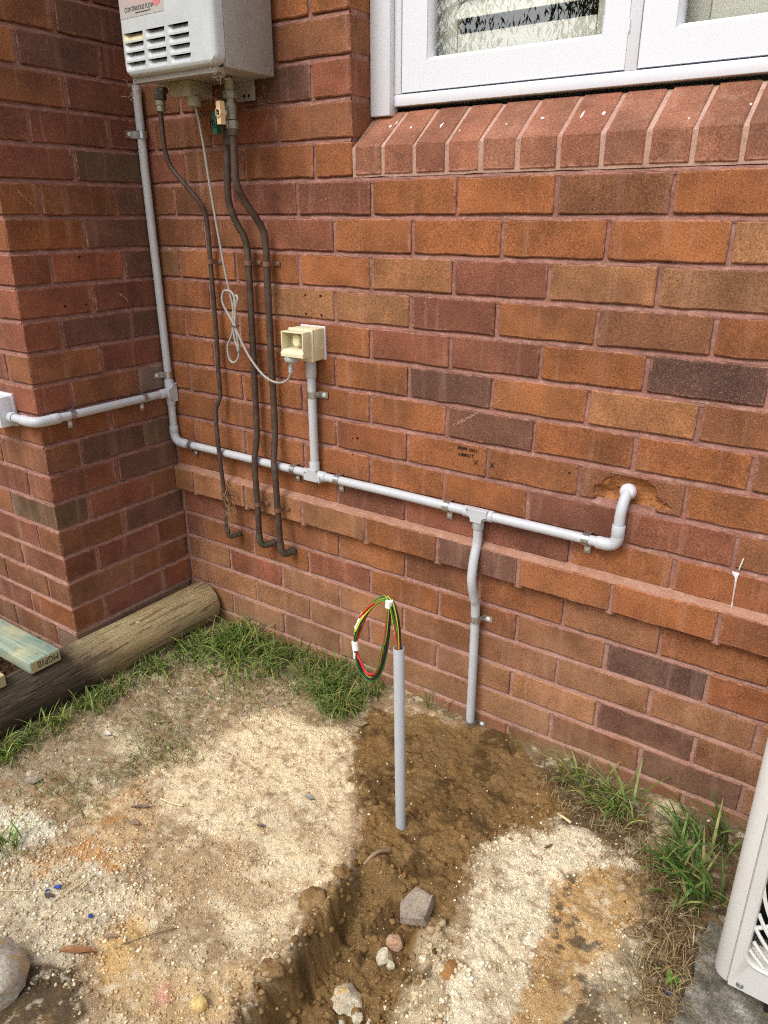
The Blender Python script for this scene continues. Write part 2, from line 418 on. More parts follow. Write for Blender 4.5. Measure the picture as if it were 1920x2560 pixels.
# brick sill: bricks on edge with a sloping top
sj = [.772, .859, .948, 1.034, 1.121, 1.209, 1.302, 1.393, 1.484, 1.570, 1.657, 1.746, 1.834, 1.922, 2.01, 2.10, 2.19, 2.28, 2.37, 2.46]
SC = list('SSsSSSsSSSsSsSSsSSS')
for i in range(len(sj)-1):
    a, b = sj[i]+.0052+random.uniform(-.001,.001), sj[i+1]-.0052+random.uniform(-.001,.001)
    e = random.uniform(-.0012, .0012)
    prof = [(e, Lz(0)+.0075), (e, 1.528), (e+.0022, 1.531), (.108, 1.612), (.112, Lz(0)+.0075)]
    sbm = bmesh.new(); tmp = MB().prism(prof, 0, a, b); tmp_me = tmp.mesh('sill_brick'); sbm.from_mesh(tmp_me)
    bmesh.ops.remove_doubles(sbm, verts=sbm.verts, dist=1e-6)
    for v in sbm.verts: v.co += Vector((random.uniform(-.0012,.0012), random.uniform(-.0004,.0004), random.uniform(-.001,.001)))
    bmesh.ops.bevel(sbm, geom=[ed for ed in sbm.edges if len(ed.link_faces)==2 and ed.calc_face_angle(0) > .9], offset=.0022, segments=1, affect='EDGES')
    c0 = Vector(((a+b)/2, 0, 1.53)); bmesh.ops.translate(sbm, vec=-c0, verts=sbm.verts)
    sbm.to_mesh(tmp_me); sbm.free()
    o = link('sill_brick', tmp_me, M['brick'], None, c0); o.color = pcol(SC[i]); setpar(o, mw)
sm = MB(); n = 60; vs = []; fs = []
pr = [(.0035, Lz(0)+.004), (.0018, 1.527), (.0042, 1.5305), (.110, 1.6112)]
for i in range(n+1):
    x = .768 + (2.46-.768)*i/n
    for (yy, zz) in pr: vs.append((x, yy+random.uniform(-.001,.001), zz-.002+random.uniform(-.0012,.0012)))
for i in range(n):
    for j in range(3):
        a = i*4+j; fs.append((a, a+4, a+5, a+1))
sm.add(vs, fs); sm.prism([(.012, Lz(0)+.0), (.012, 1.52), (.115, 1.598), (.12, Lz(0))], 0, .766, 2.5)
sm.build('sill_mortar', M['sillmortar'], mw)
# concrete footing at the foot of the wall
ft = MB(); vs = []; fs = []; n = 70
for i in range(n+1):
    x = .0 + XR*i/n; t = -.020 + .055*max(0, fbm(np.array([x]), np.array([0.3]), 4, 3)[0]-.12)
    for (yy, zz) in ((.02, t+.004), (-.006+random.uniform(-.003,.003), t), (-.018+random.uniform(-.004,.004), t-.02), (-.028, -.08)):
        vs.append((x, yy, zz))
for i in range(n):
    for j in range(3):
        a = i*4+j; fs.append((a, a+1, a+5, a+4))
ft.add(vs, fs).build('footing', M['concrete'], mw)

# projecting side wall (return and front face), corner bricks show on both faces
sw = empty('brick_wall', (-.1, YP, 0), 'darker purplish brick side wall jutting forward at left, with an outside corner', 'wall')
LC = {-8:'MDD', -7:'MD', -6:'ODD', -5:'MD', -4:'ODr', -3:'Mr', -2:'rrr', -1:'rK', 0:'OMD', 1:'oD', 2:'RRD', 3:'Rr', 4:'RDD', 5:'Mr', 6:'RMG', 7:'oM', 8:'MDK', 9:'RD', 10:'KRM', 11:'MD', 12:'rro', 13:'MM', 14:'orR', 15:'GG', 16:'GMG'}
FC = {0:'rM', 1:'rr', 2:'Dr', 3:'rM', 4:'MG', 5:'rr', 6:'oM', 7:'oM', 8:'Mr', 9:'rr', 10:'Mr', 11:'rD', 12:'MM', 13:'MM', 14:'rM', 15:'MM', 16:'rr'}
lperps = []; fperps = []
for k in range(-8, 17):
    even = k % 2 == 0; cs = LC[k]
    z0 = Lz(k+1)
    # corner brick as one solid: stretcher one way, header the other
    lx, ly = (.230, .110) if even else (.110, .230)
    key = ('c', even, random.randrange(4))
    if key not in _bm_cache:
        bm = bmesh.new(); bmesh.ops.create_cube(bm, size=1); bmesh.ops.scale(bm, vec=(lx, ly, BH), verts=bm.verts)
        for v in bm.verts: v.co += Vector((random.uniform(-.0014,.0014), random.uniform(-.0014,.0014), random.uniform(-.0012,.0012)))
        bmesh.ops.bevel(bm, geom=bm.edges[:], offset=.003, segments=1, affect='EDGES')
        me = bpy.data.meshes.new('brick'); bm.to_mesh(me); bm.free(); me.materials.append(M['brick']); _bm_cache[key] = me
    o = bpy.data.objects.new('brick', _bm_cache[key]); COL.objects.link(o)
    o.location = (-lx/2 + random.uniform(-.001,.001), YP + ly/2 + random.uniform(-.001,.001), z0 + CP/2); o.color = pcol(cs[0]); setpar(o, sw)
    # return face
    js = [ly + .0055]; 
    while js[-1] < .47: js.append(js[-1] + .240)
    for i in range(len(js)-1):
        a = YP + js[i] + .0044; b = min(YP + js[i+1] - .0044, -.002 if k <= 10 else .003)
        if b - a < .03: continue
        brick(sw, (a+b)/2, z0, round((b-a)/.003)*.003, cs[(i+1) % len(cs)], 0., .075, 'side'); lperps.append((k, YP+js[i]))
    # front face
    if k >= 0:
        x = -(lx + .0055); fc = FC[k]; i = 0
        while x > -1.0:
            a, b = x - .235, x - .005
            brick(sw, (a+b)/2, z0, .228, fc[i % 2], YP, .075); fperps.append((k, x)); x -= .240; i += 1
mo = MB(); bed_mortar(mo, YP+.004, .004, -8, 17, 0., 'side', lperps)
mo.box(-.12, -.040, YP+.040, .1, -.3, Lz(-9))
bed_mortar(mo, -1.05, -.004, -8, 17, YP, 'front', fperps)
mo.box(-1.05, -.040, YP+.040, YP+.12, -.3, Lz(-9))
# bed joints wrap the corner
for k in range(-8, 17):
    z = Lz(k); mo.box(-.03, -.0065, YP+.0065, YP+.03, z-.0065, z+.0005)
mo.build('mortar', M['mortar'], sw)

# drilled holes, chipped cavity and marks on the wall
def cut(o, cutters):
    c = MB()
    for kind, args in cutters:
        if kind == 'hole':
            p, ax, r, d = args; c.lathe([(r, -.01), (r*random.uniform(.85,1.), d)], p, ax, 9)
    me = c.mesh('cut'); co = bpy.data.objects.new('cut', me); COL.objects.link(co)
    o.data = o.data.copy()
    md = o.modifiers.new('b', 'BOOLEAN'); md.operation = 'DIFFERENCE'; md.object = co; md.solver = 'EXACT'
    dg = bpy.context.evaluated_depsgraph_get(); dg.update()
    nm = bpy.data.meshes.new_from_object(o.evaluated_get(dg)); o.modifiers.clear(); o.data = nm
    bpy.data.objects.remove(co)
bpy.context.view_layer.update()
def find(par, P, face):
    best = None
    for o in par.children:
        if o.name.split('.')[0] != 'brick': continue
        l = o.matrix_world.translation
        d = abs(l.z-P[2])*3 + (abs(l.x-P[0]) if face == 'front' else abs(l.y-P[1]))
        if best is None or d < best[0]: best = (d, o)
    return best[1]
holes = {}
for x, z, r in ((.601,1.172,.0042), (.655,1.173,.0045), (.601,1.122,.004), (.656,1.122,.0042), (.774,.795,.0052), (.758,.792,.0032), (.756,.745,.0035), (1.439,.814,.0055), (1.392,.812,.0035)):
    holes.setdefault(find(mw, (x, 0, z), 'front').name, []).append(('hole', ((x, 0, z), (0, 1, 0), r, .028)))
for y, z in ((-.337,1.266), (-.268,1.265), (-.337,1.136), (-.269,1.134)):
    holes.setdefault(find(sw, (0, y, z), 'side').name, []).append(('hole', ((0, y, z), (-1, 0, 0), .0045, .028)))
for nm, cs in holes.items(): cut(bpy.data.objects[nm], cs)

# knocked-out hollow around the conduit hole: the brick gets a cratered face
cb = find(mw, (1.53, 0, .80), 'front')
L = cb.dimensions.x; H = BH; nx, nz = 64, 24
vs = []; fs = []
X0 = cb.location.x
for i in range(nx+1):
    for j in range(nz+1):
        lx = (i/nx-.5)*L; lz = (j/nz-.5)*H
        gx, gz = X0+lx-1.530, cb.location.z+lz-.792
        rr = math.hypot(gx/(.088*(1-.45*min(1, max(0, gz+.004)/.035))), (gz+.004)/.056 if gz > -.004 else (gz+.004)/.06)
        nz_ = fbm(np.array([lx+5]), np.array([lz+5]), 45, 4)[0]
        dpt = max(0, 1-(rr+(nz_-.5)*.9)); dpt = min(.024, .030*dpt**.7) if dpt > 0 else 0
        e = min(L/2-abs(lx), H/2-abs(lz)); ed = .003*(1-min(1, e/.003))
        rough = (fbm(np.array([lx+9]), np.array([lz+3]), 160, 3)[0]-.5)*.005 if dpt > 0 else 0
        vs.append((lx, dpt+ed+rough, lz))
for i in range(nx):
    for j in range(nz):
        a = i*(nz+1)+j; fs.append((a, a+nz+1, a+nz+2, a+1))
me = bpy.data.meshes.new('brick'); me.from_pydata(vs, [], fs); me.materials.append(M['brick']); me.materials.append(paintmat('broken_brick', lin(166,112,72), .95, .7, lin(104,62,36), 70, .1, bumps=.8)); cb.data = me
for pg_ in me.polygons:
    if sum(me.vertices[v].co.y > .0025 and abs(me.vertices[v].co.x) < L/2-.004 and abs(me.vertices[v].co.z) < H/2-.003 for v in pg_.vertices) >= 3: pg_.material_index = 1

def strokes(name, paths, y, w, mat, parent, face='front', h=.0004):
    mb = MB()
    for p in paths:
        for (a, b) in zip(p[:-1], p[1:]):
            a = Vector((a[0], a[1])); b = Vector((b[0], b[1])); d = (b-a)
            if d.length < 1e-6: continue
            nrm = Vector((-d.y, d.x)).normalized()*w/2; e = d.normalized()*w*.3
            q = [a-e+nrm, a-e-nrm, b+e-nrm, b+e+nrm]
            if face == 'front': mb.add([(v.x, y, v.y) for v in q]+[(v.x, y+h+.004, v.y) for v in q], [(0,1,2,3),(0,4,5,1),(1,5,6,2),(2,6,7,3),(3,7,4,0)])
            else: mb.add([(y, v.x, v.y) for v in q]+[(y-h-.004, v.x, v.y) for v in q], [(0,1,2,3),(0,4,5,1),(1,5,6,2),(2,6,7,3),(3,7,4,0)])
    return mb.build(name, mat, parent)
GL = {'3':[[(0,1),(.9,1),(.4,.55),(.9,.3),(.5,0),(0,.1)]], '0':[[(.5,1),(0,.6),(.2,0),(.8,.1),(1,.7),(.5,1)]], 'M':[[(0,0),(.1,1),(.5,.4),(.8,1),(1,0)]],
 'A':[[(0,0),(.5,1),(1,0)],[(.2,.4),(.8,.4)]], 'W':[[(0,1),(.2,0),(.5,.7),(.8,0),(1,1)]], 'Y':[[(0,1),(.5,.5),(1,1)],[(.5,.5),(.4,0)]], 'C':[[(.9,.9),(.3,1),(0,.4),(.3,0),(.9,.1)]],
 'O':[[(.5,1),(0,.6),(.2,0),(.8,.1),(1,.7),(.5,1)]], 'N':[[(0,0),(.1,1),(.9,0),(1,1)]], 'D':[[(.1,0),(0,1),(.8,.8),(1,.4),(.1,0)]], 'U':[[(0,1),(.1,.1),(.8,0),(1,1)]], 'I':[[(.5,1),(.5,0)]], 'T':[[(0,1),(1,1)],[(.5,1),(.5,0)]]}
def hand(txt, x, z, w, h, gap, tilt=0.):
    out = []
    for ch in txt:
        if ch != ' ':
            for s in GL[ch]: out.append([(x+px*w+random.uniform(-.0003,.0003), z+pz*h+random.uniform(-.0003,.0003)) for px, pz in s])
        x += w+gap; z += tilt
    return out
ps = hand('300MM', 1.0925, .821, .0042, .0080, .0016) + hand('AWAY', 1.1265, .8205, .0045, .0070, .0016) + hand('CONDUIT', 1.0965, .8035, .0046, .0070, .0017, .0003)
ps += [[(1.140,.801),(1.153,.787)],[(1.152,.801),(1.1405,.787)],[(1.186,.802),(1.198,.789)],[(1.198,.802),(1.186,.788)]]
strokes('handwriting', ps, -.0022, .00065, M['ink'], mw)
dp = MB()
pth = [(1.779,.661,.0075),(1.783,.657,.0085),(1.7845,.648,.0045),(1.785,.63,.003),(1.7855,.612,.0026),(1.786,.595,.0024),(1.7865,.583,.0036),(1.787,.579,.0022)]
for i, (x, z, w) in enumerate(pth[:-1]):
    x2, z2, w2 = pth[i+1]
    dp.add([(x-w/2,-.0020,z),(x+w/2,-.0020,z),(x2+w2/2,-.0020,z2),(x2-w2/2,-.0020,z2),(x,-.0042,z),(x2,-.0042,z2)], [(0,4,5,3),(4,1,2,5)])
dp.add([(1.774,-.002,.664),(1.789,-.002,.664),(1.787,-.0025,.656),(1.777,-.0025,.656)], [(0,3,2,1)])
for i in range(9):
    z = .672+i*.003; dp.box(1.7865+.0005*i-.001, 1.7885+.0005*i-random.uniform(0,.001), -.0022, .004, z, z+.0016)
dp.build('paint_drip', M['whitepaint'], mw)
sp = MB()
for x, y, z, a, b in ((.906,.05,1.593,.006,.004),(.989,.05,1.580,.006,.003),(.991,.05,1.559,.004,.012),(1.327,.05,1.594,.004,.012),(1.373,.05,1.590,.007,.005),(1.239,.05,1.573,.008,.003),(.84,.06,1.575,.007,.005),(.852,.07,1.583,.004,.006),(1.16,.04,1.56,.003,.003),(1.65,.045,1.565,.004,.003),(1.05,.03,1.55,.003,.002),(1.55,.02,1.545,.003,.003)):
    t = (y)/.105; zz = 1.531+.081*t/1.03; q = []
    for j in range(8):
        an = j*math.pi/4; q.append((x+math.cos(an)*a*.5*random.uniform(.7,1.2), y+math.sin(an)*b*.8*random.uniform(.7,1.2)))
    V = [(px, py, 1.531+(py-.0022)*.7656+.0008) for px, py in q]; Bt = [(px, py, v[2]-.004) for (px, py), v in zip(q, V)]
    sp.add(V+Bt, [tuple(range(8))]+[(j, j+8, (j+1)%8+8, (j+1)%8) for j in range(8)])
sp.build('paint_spots', M['whitepaint'], mw)['kind'] = 'stuff'
def scr(x0, z0, x1, z1, n=26):
    out = []
    for i in range(n):
        if random.random() < .28: continue
        t = i/n; x = x0+(x1-x0)*t+random.uniform(-.0014,.0014); z = z0+(z1-z0)*t+random.uniform(-.0014,.0014)
        out.append([(x, z), (x+(x1-x0)/n*random.uniform(.4,1.1), z+(z1-z0)/n*random.uniform(.4,1.1))])
    return out
strokes('scratch', scr(1.078,.882,1.146,.924)+scr(1.083,.880,1.14,.918,18)+scr(1.179,.944,1.210,.965,14), -.0019, .0012, M['chalk'], mw)
strokes('scratch', scr(-.425,1.438,-.382,1.396,20)+scr(-.168,1.172,-.119,1.128,20), .0019, .0012, M['chalk'], sw, 'side')

# ------------------------------------------------------------------ window (part of the long wall)
win = empty('window', (1.4, .1, 1.62), parent=mw)
glass, nt, bs = newmat('window_glass')
lw = N(nt, 'ShaderNodeLayerWeight'); lw.inputs['Blend'].default_value = .5
frv = math_(nt, 'ADD', .13, math_(nt, 'MULTIPLY', .9, math_(nt, 'POWER', lw.outputs['Facing'], 4.5)))
gl = N(nt, 'ShaderNodeBsdfGlossy'); gl.inputs['Roughness'].default_value = .005
tr = N(nt, 'ShaderNodeBsdfTransparent'); tr.inputs['Color'].default_value = (.97, .98, .96, 1)
mx = N(nt, 'ShaderNodeMixShader'); nt.links.new(frv, mx.inputs[0]); nt.links.new(tr.outputs[0], mx.inputs[1]); nt.links.new(gl.outputs[0], mx.inputs[2])
nt.links.new(mx.outputs[0], nt.nodes['Material Output'].inputs['Surface'])
M['glass'] = glass
M['shutter'] = paintmat('ivory_shutter', lin(236, 233, 222), .45, .06, lin(150,140,110), 8)
M['room'] = paintmat('room_wall', lin(120, 116, 108), .9, 0.)
WT = 2.55; WX = 2.48
MB().box(.768, .826, .078, .115, 1.601, WT, b=.003).build('casing', M['white'], win, auto=35)
fb = MB(); fb.box(.8265, WX, .096, .16, 1.6215, 1.6465, b=.002); fb.box(.8265, .8455, .0965, .16, 1.647, WT, b=.0015)
fb.box(1.3895, 1.4135, .0965, .16, 1.647, WT, b=.0015); fb.box(1.957, 1.981, .0965, .16, 1.647, WT, b=.0015)
fb.box(.8265, WX, .09, .16, WT, WT+.05)
fb.build('frame', M['white'], win, auto=35)
def sash(x0, x1, g0, g1):
    z0 = 1.6505; zt = WT-.004; gz = 1.718; ys = .1
    s = MB()
    s.box(x0, g0-.006, ys, ys+.04, z0, zt); s.box(g1+.006, x1, ys, ys+.04, z0, zt)
    s.box(g0-.006, g1+.006, ys, ys+.04, z0, gz-.006)
    s.box(g0-.006, g1+.006, ys, ys+.04, zt-.064, zt)
    # sloping glazing bead round the pane
    bd = [(-.0065, 0.0012), (-.0065, .03), (.003, .03), (.003, .0145), (-.0015, .0075)]
    s.add([], [])
    for (p0, p1, din) in (((g0, gz), (g1, gz), (0, 1)), ((g0, zt-.07), (g1, zt-.07), (0, -1)), ((g0, gz), (g0, zt-.07), (1, 0)), ((g1, gz), (g1, zt-.07), (-1, 0))):
        V = []
        for (px, pz), sgn in ((p0, 1), (p1, -1)):
            ax = (0 if din[0] else 1, 0 if din[1] else 1)
            for d, dy in bd:
                V.append((px+din[0]*d+ax[0]*d*sgn, ys+dy, pz+din[1]*d+ax[1]*d*(1 if pz == gz else -1 if din[0] else 0)))
        nb = len(bd)
        s.add(V, [(i, (i+1) % nb, (i+1) % nb+nb, i+nb) for i in range(nb)])
    o = s.build('sash', M['white'], win, auto=35)
    MB().box(g0-.002, g1+.002, ys+.0195, ys+.0235, gz-.002, zt-.068).build('pane', M['glass'], win)
    return o
sash(.847, 1.388, .921, 1.331); sash(1.415, 1.956, 1.487, 1.884); sash(1.9825, 2.47, 2.055, 2.40)
for (a, b) in ((.932, 1.325), (1.497, 1.879), (2.06, 2.39)):
    st = MB()
    st.box(a-.03, a+.030, .158, .186, 1.70, 2.5, b=.003); st.box(b-.026, b+.03, .158, .186, 1.70, 2.5, b=.003)
    st.box(a+.031, b-.027, .159, .185, 1.70, 1.768, b=.003)
    st.box(a-.07, a-.031, .15, .2, 1.70, 2.5, b=.003)
    st.build('shutter_frame', M['shutter'], win, auto=35)
    z = 1.820
    while z < 2.45:
        prof = [(math.cos(t)*.043, math.sin(t)*.0075) for t in [i*math.pi/8 for i in range(16)]]
        an = math.radians(38); rp = [(.172 + u*math.cos(an)-v*math.sin(an), z + u*math.sin(an)+v*math.cos(an)) for u, v in prof]
        MB().prism(rp, 0, a+.034, b-.030).build('louvre_blade', M['shutter'], win, auto=50); z += .088
rm = MB()
rm.box(.78, 2.5, 1.4, 1.42, 1.0, 2.7); rm.box(.78, 2.5, .17, 1.4, 2.62, 2.64); rm.box(.78, 2.5, .19, 1.4, 1.55, 1.57); rm.box(.76, .78, .17, 1.42, 1.0, 2.7); rm.box(2.5, 2.52, .17, 1.42, 1.0, 2.7)
rm.build('room', M['room'], win)
MB().box(1.390, 1.3925, .0925, .097, 1.715, 1.738).build('latch_plate', M['white'], win)

# ------------------------------------------------------------------ water heater
wh = empty('water_heater', (.38, 0, 1.69), 'grey white wall-mounted gas water heater with louvred front, above the copper pipes', 'water heater')
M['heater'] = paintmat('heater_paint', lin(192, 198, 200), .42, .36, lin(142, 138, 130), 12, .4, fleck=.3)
M['heatershade'] = paintmat('heater_paint_shaded', lin(160, 158, 154), .5, .35, lin(120, 112, 100), 10, .4, fleck=.2)  # darker copy of the heater paint: the side's shade is in the colour
HX0, HX1, HB, HT, HY = .213, .547, 1.692, 2.36, -.183
b_ = MB(); b_.box(HX0, HX1, HY, -.02, HB+.002, HT, b=.004)
b_.box(HX0+.012, HX1-.02, HY-.0145, HY+.01, HB-.008, HB+.012, b=.003)
b_.build('body', M['heatershade'], wh, auto=35)
# front cover with louvre openings
LX = [(.2295,.3015),(.3105,.3805),(.391,.463)]; LZ = [1.790-.0207*i for i in range(4)]; LH = .0165
FY = -.2135; c0x, c1x, c0z = .2165, .5455, 1.6965
cv = MB()
xs = sorted({c0x+.012, c1x-.012, *[a for p in LX for a in p]}); zs = sorted({c0z+.012, HT-.01, *[a for z in LZ for a in (z, z-LH)]})
holeset = {(round(a,4), round(z-LH,4)) for a, b in LX for z in LZ}
for i in range(len(xs)-1):
    for j in range(len(zs)-1):
        if (round(xs[i],4), round(zs[j],4)) in holeset: continue
        cv.add([(xs[i],FY,zs[j]),(xs[i+1],FY,zs[j]),(xs[i+1],FY,zs[j+1]),(xs[i],FY,zs[j+1])], [(0,1,2,3)])
# rounded skirt from the front face back to the body: nested rounded-rectangle rings
def rring(x0, x1, z0, z1, r, y, seg=6):
    out = []
    for cx, cz, a0 in ((x1-r, z0+r, -90), (x1-r, z1-r, 0), (x0+r, z1-r, 90), (x0+r, z0+r, 180)):
        for k in range(seg+1):
            a = math.radians(a0+90*k/seg); out.append((cx+r*math.cos(a), y, cz+r*math.sin(a)))
    return out
rings = []
for t, ins, y in ((0, .012, FY), (1, .0070, FY+.0012), (2, .0030, FY+.0045), (3, .0006, FY+.010), (4, 0, HY-.001)):
    rings.append(rring(c0x+ins, c1x-ins, c0z+ins, HT+.01-ins, max(.024-ins, .0005) if t else .0005, y))
base = len(cv.v); nr = len(rings[0])
V = [p for r in rings for p in r]; F = []
for i in range(len(rings)-1):
    for j in range(nr): F.append((i*nr+j, i*nr+(j+1)%nr, (i+1)*nr+(j+1)%nr, (i+1)*nr+j))
cv.add(V, F); cover = cv.build('front_cover', M['heater'], wh, auto=40)
def scoop(x0, x1, z1, stain):
    nx, nz = 14, 8; V = []; F = []
    for i in range(nx+1):
        for j in range(nz+1):
            u = i/nx; v = j/nz; x = x0+(x1-x0)*u; z = z1-LH*v
            e = min(u, 1-u)*(x1-x0)/.012; e = min(1, e); s = e*e*(3-2*e); w = 1-v
            w = w if w > 0 else 0; dd = .0135*s*w
            V.append((x, FY+dd, z))
    for i in range(nx):
        for j in range(nz):
            a = i*(nz+1)+j; F.append((a, a+1, a+nz+2, a+nz+1))
    mb = MB().add(V, F)
    return mb.build('louvre', M['heaterstain'] if stain else M['heater'], wh, smooth=True)
M['heaterstain'] = paintmat('stained_heater_paint', lin(208, 200, 160), .45, .4, lin(170, 150, 90), 30)
for i, (a, b) in enumerate(LX):
    for j, z in enumerate(LZ): scoop(a, b, z, i == 0 and j == 0)
MB().box(c0x+.008, c1x-.008, HY-.004, HY-.002, HB+.004, HT).build('interior_shade', M['dark'], wh)  # black sheet standing in for the shade inside, seen through the louvres
badge, nt, bs = newmat('badge_foil'); p = pos(nt)
sx = N(nt, 'ShaderNodeSeparateXYZ'); nt.links.new(p, sx.inputs[0])
pk = math_(nt, 'MULTIPLY', ramp(nt, math_(nt, 'SUBTRACT', sx.outputs[2], 1.838), (.0, 0.), (.012, .6)), ramp(nt, sx.outputs[0], (.25, .25), (.36, 1.)))
c = mix(nt, pk, lin(176, 172, 168), lin(206, 132, 128)); c = mix(nt, math_(nt, 'MULTIPLY', ramp(nt, noise(nt, p, 60, 4), (.45, 0.), (.7, .4)), 1.), c, lin(200, 186, 180))
nt.links.new(c, bs.inputs['Base Color']); bs.inputs['Roughness'].default_value = .4
bd = MB().box(.2275, .3845, FY-.0008, FY+.001, 1.8205, 1.97).build('badge', badge, wh)
ds = MB(); ds.lathe([(.013, 0), (.013, .0006)], (.362, FY-.0014, 1.846), (0, 1, 0), 24); ds.box(.349, .375, FY-.0014, FY-.0008, 1.846, 1.95)
ds.build('badge_spot', paintmat('faded_red', lin(208, 122, 124), .4, .1), bd)
def text(name, s, size, loc, rot, mat, parent, ext=.0002, shear=0., xs=1.):
    cu = bpy.data.curves.new(name, 'FONT'); cu.body = s; cu.size = size; cu.extrude = ext; cu.shear = shear
    to = bpy.data.objects.new(name, cu); COL.objects.link(to); bpy.context.view_layer.update()
    me = bpy.data.meshes.new_from_object(to.evaluated_get(bpy.context.evaluated_depsgraph_get())); bpy.data.objects.remove(to)
    o = link(name, me, None); me.materials.clear(); me.materials.append(mat)
    o.location = loc; o.rotation_euler = rot; o.scale = (xs, 1, 1); setpar(o, parent); return o
text('lettering', 'CONTINUOUS FLOW', .0138, (.2445, FY-.0010, 1.8325), (math.pi/2, 0, 0), M['ink'], bd, .0003, .12, .80)
text('lettering', 'maximum temperature 50\u00b0C', .0052, (.284, FY-.0010, 1.8265), (math.pi/2, 0, 0), M['ink'], bd, .0003, .0, .92)
for x in (.236, .508): MB().lathe([(.0, -.0025), (.003, -.002), (.0036, 0)], (x, HY-.0145, HB+.001), (0, 1, 0), 10).build('screw', M['steel'], wh)
for y, z in ((-.165, 1.70), (-.13, 1.712), (-.055, 1.712), (-.035, 1.705)): MB().lathe([(.0036, -.001), (.003, .002), (0, .0025)], (HX1, y, z+.004), (1, 0, 0), 10).build('screw', M['steel'], wh)
MB().box(.405, .47, -.018, -.010, 1.650, 1.70, b=.002).build('bracket', M['heatershade'], wh)
for x in (.437, .453): MB().lathe([(.0042, -.0185), (.0042, -.0175)], (x, 0, 1.661), (0, 1, 0), 12).build('bracket_hole', M['dark'], wh)
gb = MB(); gb.box(.284, .350, -.125, -.045, 1.658, 1.694, b=.003); gb.box(.264, .2835, -.118, -.06, 1.664, 1.694, b=.002)
gb.lathe([(.0175, 0), (.0175, -.02), (.016, -.0215)], (.336, -.098, 1.658), (0, 0, 1), 20)
gb.build('cable_gland', M['gland'], wh, auto=35)
# black gas fitting
gf = MB(); ax, ay = .186, -.08
gf.lathe([(.011, 0), (.011, -.014), (.0165, -.016), (.0165, -.03), (.013, -.032)], (ax, ay, 1.695), (0, 0, 1), 6)
gf.lathe([(.007, 0), (.007, .022), (.009, .023), (.009, .03)], (ax, ay, 1.684), (1, -.2, 0), 8)
gf.build('gas_fitting', M['blackbrass'], wh, auto=30)
gn = MB(); gn.lathe([(.0135, 0), (.0135, -.011), (.012, -.012), (.0125, -.026), (.0085, -.028)], (ax-.001, ay, 1.663), (0, 0, 1), 12)
gn.build('gas_nut', M['brass'], wh, auto=30)
def valve(x, y, z, hmat, mat):
    v = MB()
    v.lathe([(.0125,0),(.0125,-.022),(.0115,-.024)], (x, y, z), (0,0,1), 16)
    v.lathe([(.0155,0),(.0165,-.002),(.0165,-.016),(.0155,-.018)], (x, y, z-.025), (0,0,1), 6)
    v.lathe([(.0100,0),(.0100,-.010),(.0125,-.011),(.0135,-.02),(.0135,-.034),(.012,-.035),(.0125,-.048)], (x, y, z-.042), (0,0,1), 16)
    v.lathe([(.0145,0),(.0150,-.002),(.0150,-.018),(.0135,-.02)], (x+.001, y, z-.092), (0,0,1), 6)
    v.build('valve_body', mat, wh, auto=30)
    w = MB(); w.lathe([(.013,0),(.0138,-.008),(.0125,-.014)], (x+.002, y, z-.112), (0,0,1), 16); w.build('valve_nut', M['verdigris'], wh, auto=30)
    # butterfly handle facing out to the left
    hm = MB(); hx, hy, hz = x, y-.036, z-.078
    ax = Vector((-.08, -1, 0)).normalized()
    hm.lathe([(.0085, -.012), (.0100, -.010), (.0110, 0), (.0105, .010), (.0078, .0112), (.0075, .006)], (hx, hy, hz), ax, 18)
    sd_ = ax.cross(Vector((0,0,1)))
    for sgn in (1, -1):
        q = []
        for (u, w_) in ((-.0082, .006), (.0082, .006), (.0072, .0255), (-.0072, .0255)):
            for dpt in (-.007, .0075):
                q.append(Vector((hx, hy, hz)) + sd_*u + Vector((0,0,1))*w_*sgn + ax*dpt)
        hm.add(q, [(0,2,3,1),(2,4,5,3),(4,6,7,5),(6,0,1,7),(0,6,4,2),(1,3,5,7)])
    h = hm.build('valve_handle', hmat, wh, auto=30)
    s_ = MB(); s_.lathe([(.0055, 0), (.0055, .0015)], Vector((hx,hy,hz))+ax*.0068, ax, 12); s_.build('handle_hub', M['dark'], h)
    s2 = MB(); s2.lathe([(.0022, 0), (.0016, .0018)], Vector((hx,hy,hz))+ax*.0084, ax, 10); s2.build('handle_screw', M['steel'], h)
    sm_ = MB(); sm_.tube([Vector((hx,hy,hz))-ax*.008, Vector((x,y,hz))], .005, 8); sm_.build('valve_stem', mat, wh)
valve(.468, -.10, 1.688, M['handle'], M['brass'])
valve(.412, -.062, 1.672, M['green'], M['blackbrass'])
# cobwebs and lint under the heater
def fluff(mb, c, r, n, w=.0005):
    for i in range(n):
        p0 = Vector(c)+Vector((random.gauss(0,r),random.gauss(0,r),random.gauss(0,r)))
        pts = [p0]
        for j in range(4): pts.append(pts[-1]+Vector((random.gauss(0,r*.6),random.gauss(0,r*.6),random.gauss(-r*.2,r*.6))))
        mb.tube(pts, w, 3, caps=False)
cb_ = MB(); fluff(cb_, (.53,-.19,1.688), .008, 26); fluff(cb_, (.215,-.185,1.672), .010, 18); fluff(cb_, (.43,-.12,1.64), .012, 12, .0004); fluff(cb_, (.5,-.02,1.655), .012, 10, .0004)
co = cb_.build('cobweb', paintmat('cobweb_lint', lin(150,134,112), .9, .2), wh); co['kind'] = 'stuff'

